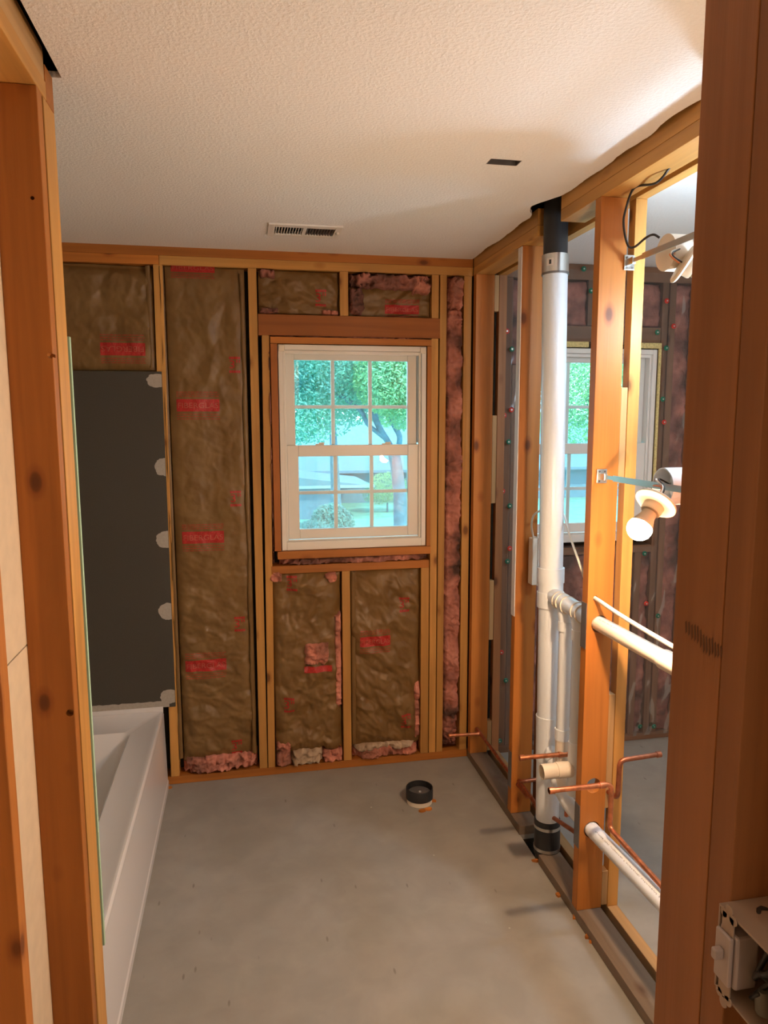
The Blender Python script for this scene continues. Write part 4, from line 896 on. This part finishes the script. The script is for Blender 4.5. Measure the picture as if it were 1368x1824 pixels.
# ================================================================== OUTDOORS
GZ = -3.6
gd = struct(box('ground_lawn', -60, 90, 5, 120, GZ-.2, GZ, 'grass', bev=0))
hs = thing('neighbour_house', (12, 48, GZ), 'pale neighbour house with a long low roof seen through the windows', 'house')
box('wall', -4.0, 30, 45, 53, GZ, GZ+2.3, 'siding', hs, bev=0)
box('brick_base', 4.5, 30, 44.9, 44.98, GZ, GZ+.9, 'siding_dark', hs, bev=0)
def prism(name, x0, x1, ya, yb, zb, zt, mat, parent, axis='x'):
    bm = bmesh.new(); ym = (ya+yb)/2
    if axis == 'x':
        A = [bm.verts.new(c) for c in ((x0, ya, zb), (x0, yb, zb), (x0, ym, zt))]; B = [bm.verts.new(c) for c in ((x1, ya, zb), (x1, yb, zb), (x1, ym, zt))]
    else:
        xm = (x0+x1)/2; A = [bm.verts.new(c) for c in ((x0, ya, zb), (x1, ya, zb), (xm, ya, zt))]; B = [bm.verts.new(c) for c in ((x0, yb, zb), (x1, yb, zb), (xm, yb, zt))]
    bm.faces.new(A); bm.faces.new(B[::-1])
    for k in range(3): bm.faces.new((A[k], A[(k+1) % 3], B[(k+1) % 3], B[k]))
    return finish(name, bm, mat, parent)
prism('roof', -4.5, 31, 44.2, 54, GZ+2.05, 1.55, 'roofing', hs)
box('eave_board', -4.5, 31, 44.15, 44.25, GZ+1.95, GZ+2.12, 'siding_dark', hs, bev=0)
for x in (9.6, 15.6, 19): 
    wf = box('window', x, x+.12, 44.86, 44.99, GZ+.9, GZ+1.95, 'winframe_far', hs, bev=0); box('pane', x+.15, x+1.5, 44.88, 44.99, GZ+.9, GZ+1.95, 'dark_glass', wf, bev=0)
box('garage_wall', -6, 4.6, 38, 45, GZ, GZ+1.75, 'siding_dark', hs, bev=0); prism('garage_roof', -9, 6.8, 37.6, 45, GZ+1.75, GZ+2.75, 'roofing', hs, 'y')
box('garage_eave', -9, 6.8, 37.5, 37.62, GZ+1.68, GZ+1.82, 'winframe_far', hs, bev=0)
def leaves(name, blobs, count, size, mat, parent, seed):
    rnd = random.Random(seed); V = []; F = []; tot = sum(b[3]*b[4]*b[5] for b in blobs)
    for (cx, cy, cz, rx, ry, rz) in blobs:
        n = int(count*rx*ry*rz/tot)
        for _ in range(n):
            while True:
                a, b, c = (rnd.uniform(-1, 1) for _ in range(3)); q = a*a+b*b+c*c
                if q <= 1 and rnd.random() < .35+.65*q: break
            p = Vector((cx+a*rx, cy+b*ry, cz+c*rz)); s = size*rnd.uniform(.6, 1.4)
            u = Vector((rnd.gauss(0, 1), rnd.gauss(0, 1), rnd.gauss(0, 1))).normalized(); v = u.orthogonal().normalized()
            i = len(V); V += [p-u*s, p+v*s*.5, p+u*s, p-v*s*.5]; F.append((i, i+1, i+2, i+3))
    me = bpy.data.meshes.new(name); o0 = parent_world(parent); me.from_pydata([v-o0 for v in V], [], F); me.materials.append(M[mat])
    o = bpy.data.objects.new(name, me); COL.objects.link(o); o.parent = parent; return o
t1 = thing('tree', (P(712, 900, 14).x, 14, GZ), 'leafy tree with a forked dark trunk outside the bathroom window', 'tree')
T = lambda px, py, Y=14: P(px, py, Y)
tube('trunk', [Vector((T(712, 900).x, 14, GZ)), T(714, 930), T(712, 880), T(706, 830), T(700, 800)], [.20, .15, .13, .12, .12], 'bark', t1, 14)
tube('branch', smoothpath([T(700, 802), T(688, 782), T(676, 762), T(668, 742), T(666, 715), T(650, 680)]), .062, 'bark', t1, 10)
tube('branch', smoothpath([T(690, 784), T(672, 770), T(655, 755), T(645, 735), T(632, 722), T(600, 700)]), .045, 'bark', t1, 10)
tube('branch', smoothpath([T(706, 812), T(712, 780), T(702, 757), T(697, 740), T(720, 700)]), .055, 'bark', t1, 10)
def bl(px, py, Y, rx, ry, rz): p = P(px, py, Y); return (p.x, p.y, p.z, rx, ry, rz)
leaves('foliage', [bl(560, 660, 14, 1.1, 1.2, 1.0), bl(600, 620, 14, 1.5, 1.5, .9), bl(540, 740, 13.6, .55, .8, .55), bl(620, 690, 15, 1.2, 1.3, .8), bl(600, 755, 13.6, .32, .5, .22), bl(640, 640, 15, 1.4, 1.3, .8), bl(560, 770, 13.6, .35, .4, .22), bl(520, 700, 14, .7, .9, 1.0)], 36000, .036, 'leaf', t1, 1)
leaves('foliage', [bl(700, 670, 13, .75, .9, .75), bl(725, 720, 13, .45, .8, .5), bl(735, 650, 13, .8, .8, .9), bl(690, 735, 15, .35, .5, .3)], 18000, .035, 'leaf_yellow', t1, 2)
t2 = thing('tree', (P(1035, 900, 17).x, 17, GZ), 'dense green tree filling the upper panes of the far room window', 'tree')
tube('trunk', [Vector((P(1060, 900, 17).x, 17, GZ)), P(1060, 760, 17), P(1050, 700, 17)], [.2, .16, .1], 'bark', t2, 12)
leaves('foliage', [bl(1030, 700, 17, 1.9, 1.6, 1.35), bl(1100, 670, 17, 2.0, 1.6, 1.5), bl(1160, 720, 17, 1.6, 1.4, 1.6)], 26000, .048, 'leaf_yellow', t2, 3)
t3 = thing('tree', (P(600, 700, 27).x, 27, GZ), 'farther tree crown behind the forked tree', 'tree')
tube('trunk', [Vector((P(600, 700, 27).x, 27, GZ)), P(590, 700, 27)], [.25, .1], 'bark', t3, 10)
leaves('foliage', [bl(560, 670, 27, 2.8, 2, 1.8), bl(640, 650, 27, 2.8, 2, 1.7), bl(720, 680, 27, 2.6, 2, 1.8)], 20000, .085, 'leaf', t3, 4)
def bush(px, py, Y, rx, rz, lab, n, seed, mat='leaf_bush'):
    c = P(px, py, Y); r = thing('bush', (c.x, Y, GZ), lab, 'bush'); tube('stem', [Vector((c.x, Y, GZ)), Vector((c.x, Y, c.z))], [.06, .03], 'bark', r, 8)
    leaves('foliage', [(c.x, c.y, c.z, rx, rx*.8, rz), (c.x-rx*.5, c.y, c.z-rz*.4, rx*.7, rx*.6, rz*.7), (c.x+rx*.6, c.y, c.z-rz*.3, rx*.6, rx*.5, rz*.7)], n*2, .05, mat, r, seed)
bush(590, 925, 22, .62, .5, 'round pale bush on the lawn left of the tree trunk', 3500, 7)
bush(690, 868, 40, 1.2, .9, 'green shrub against the neighbour house', 2500, 8, 'leaf_yellow')
bush(556, 948, 18, .5, .30, 'low shrub at the bottom left of the window view', 1800, 9)
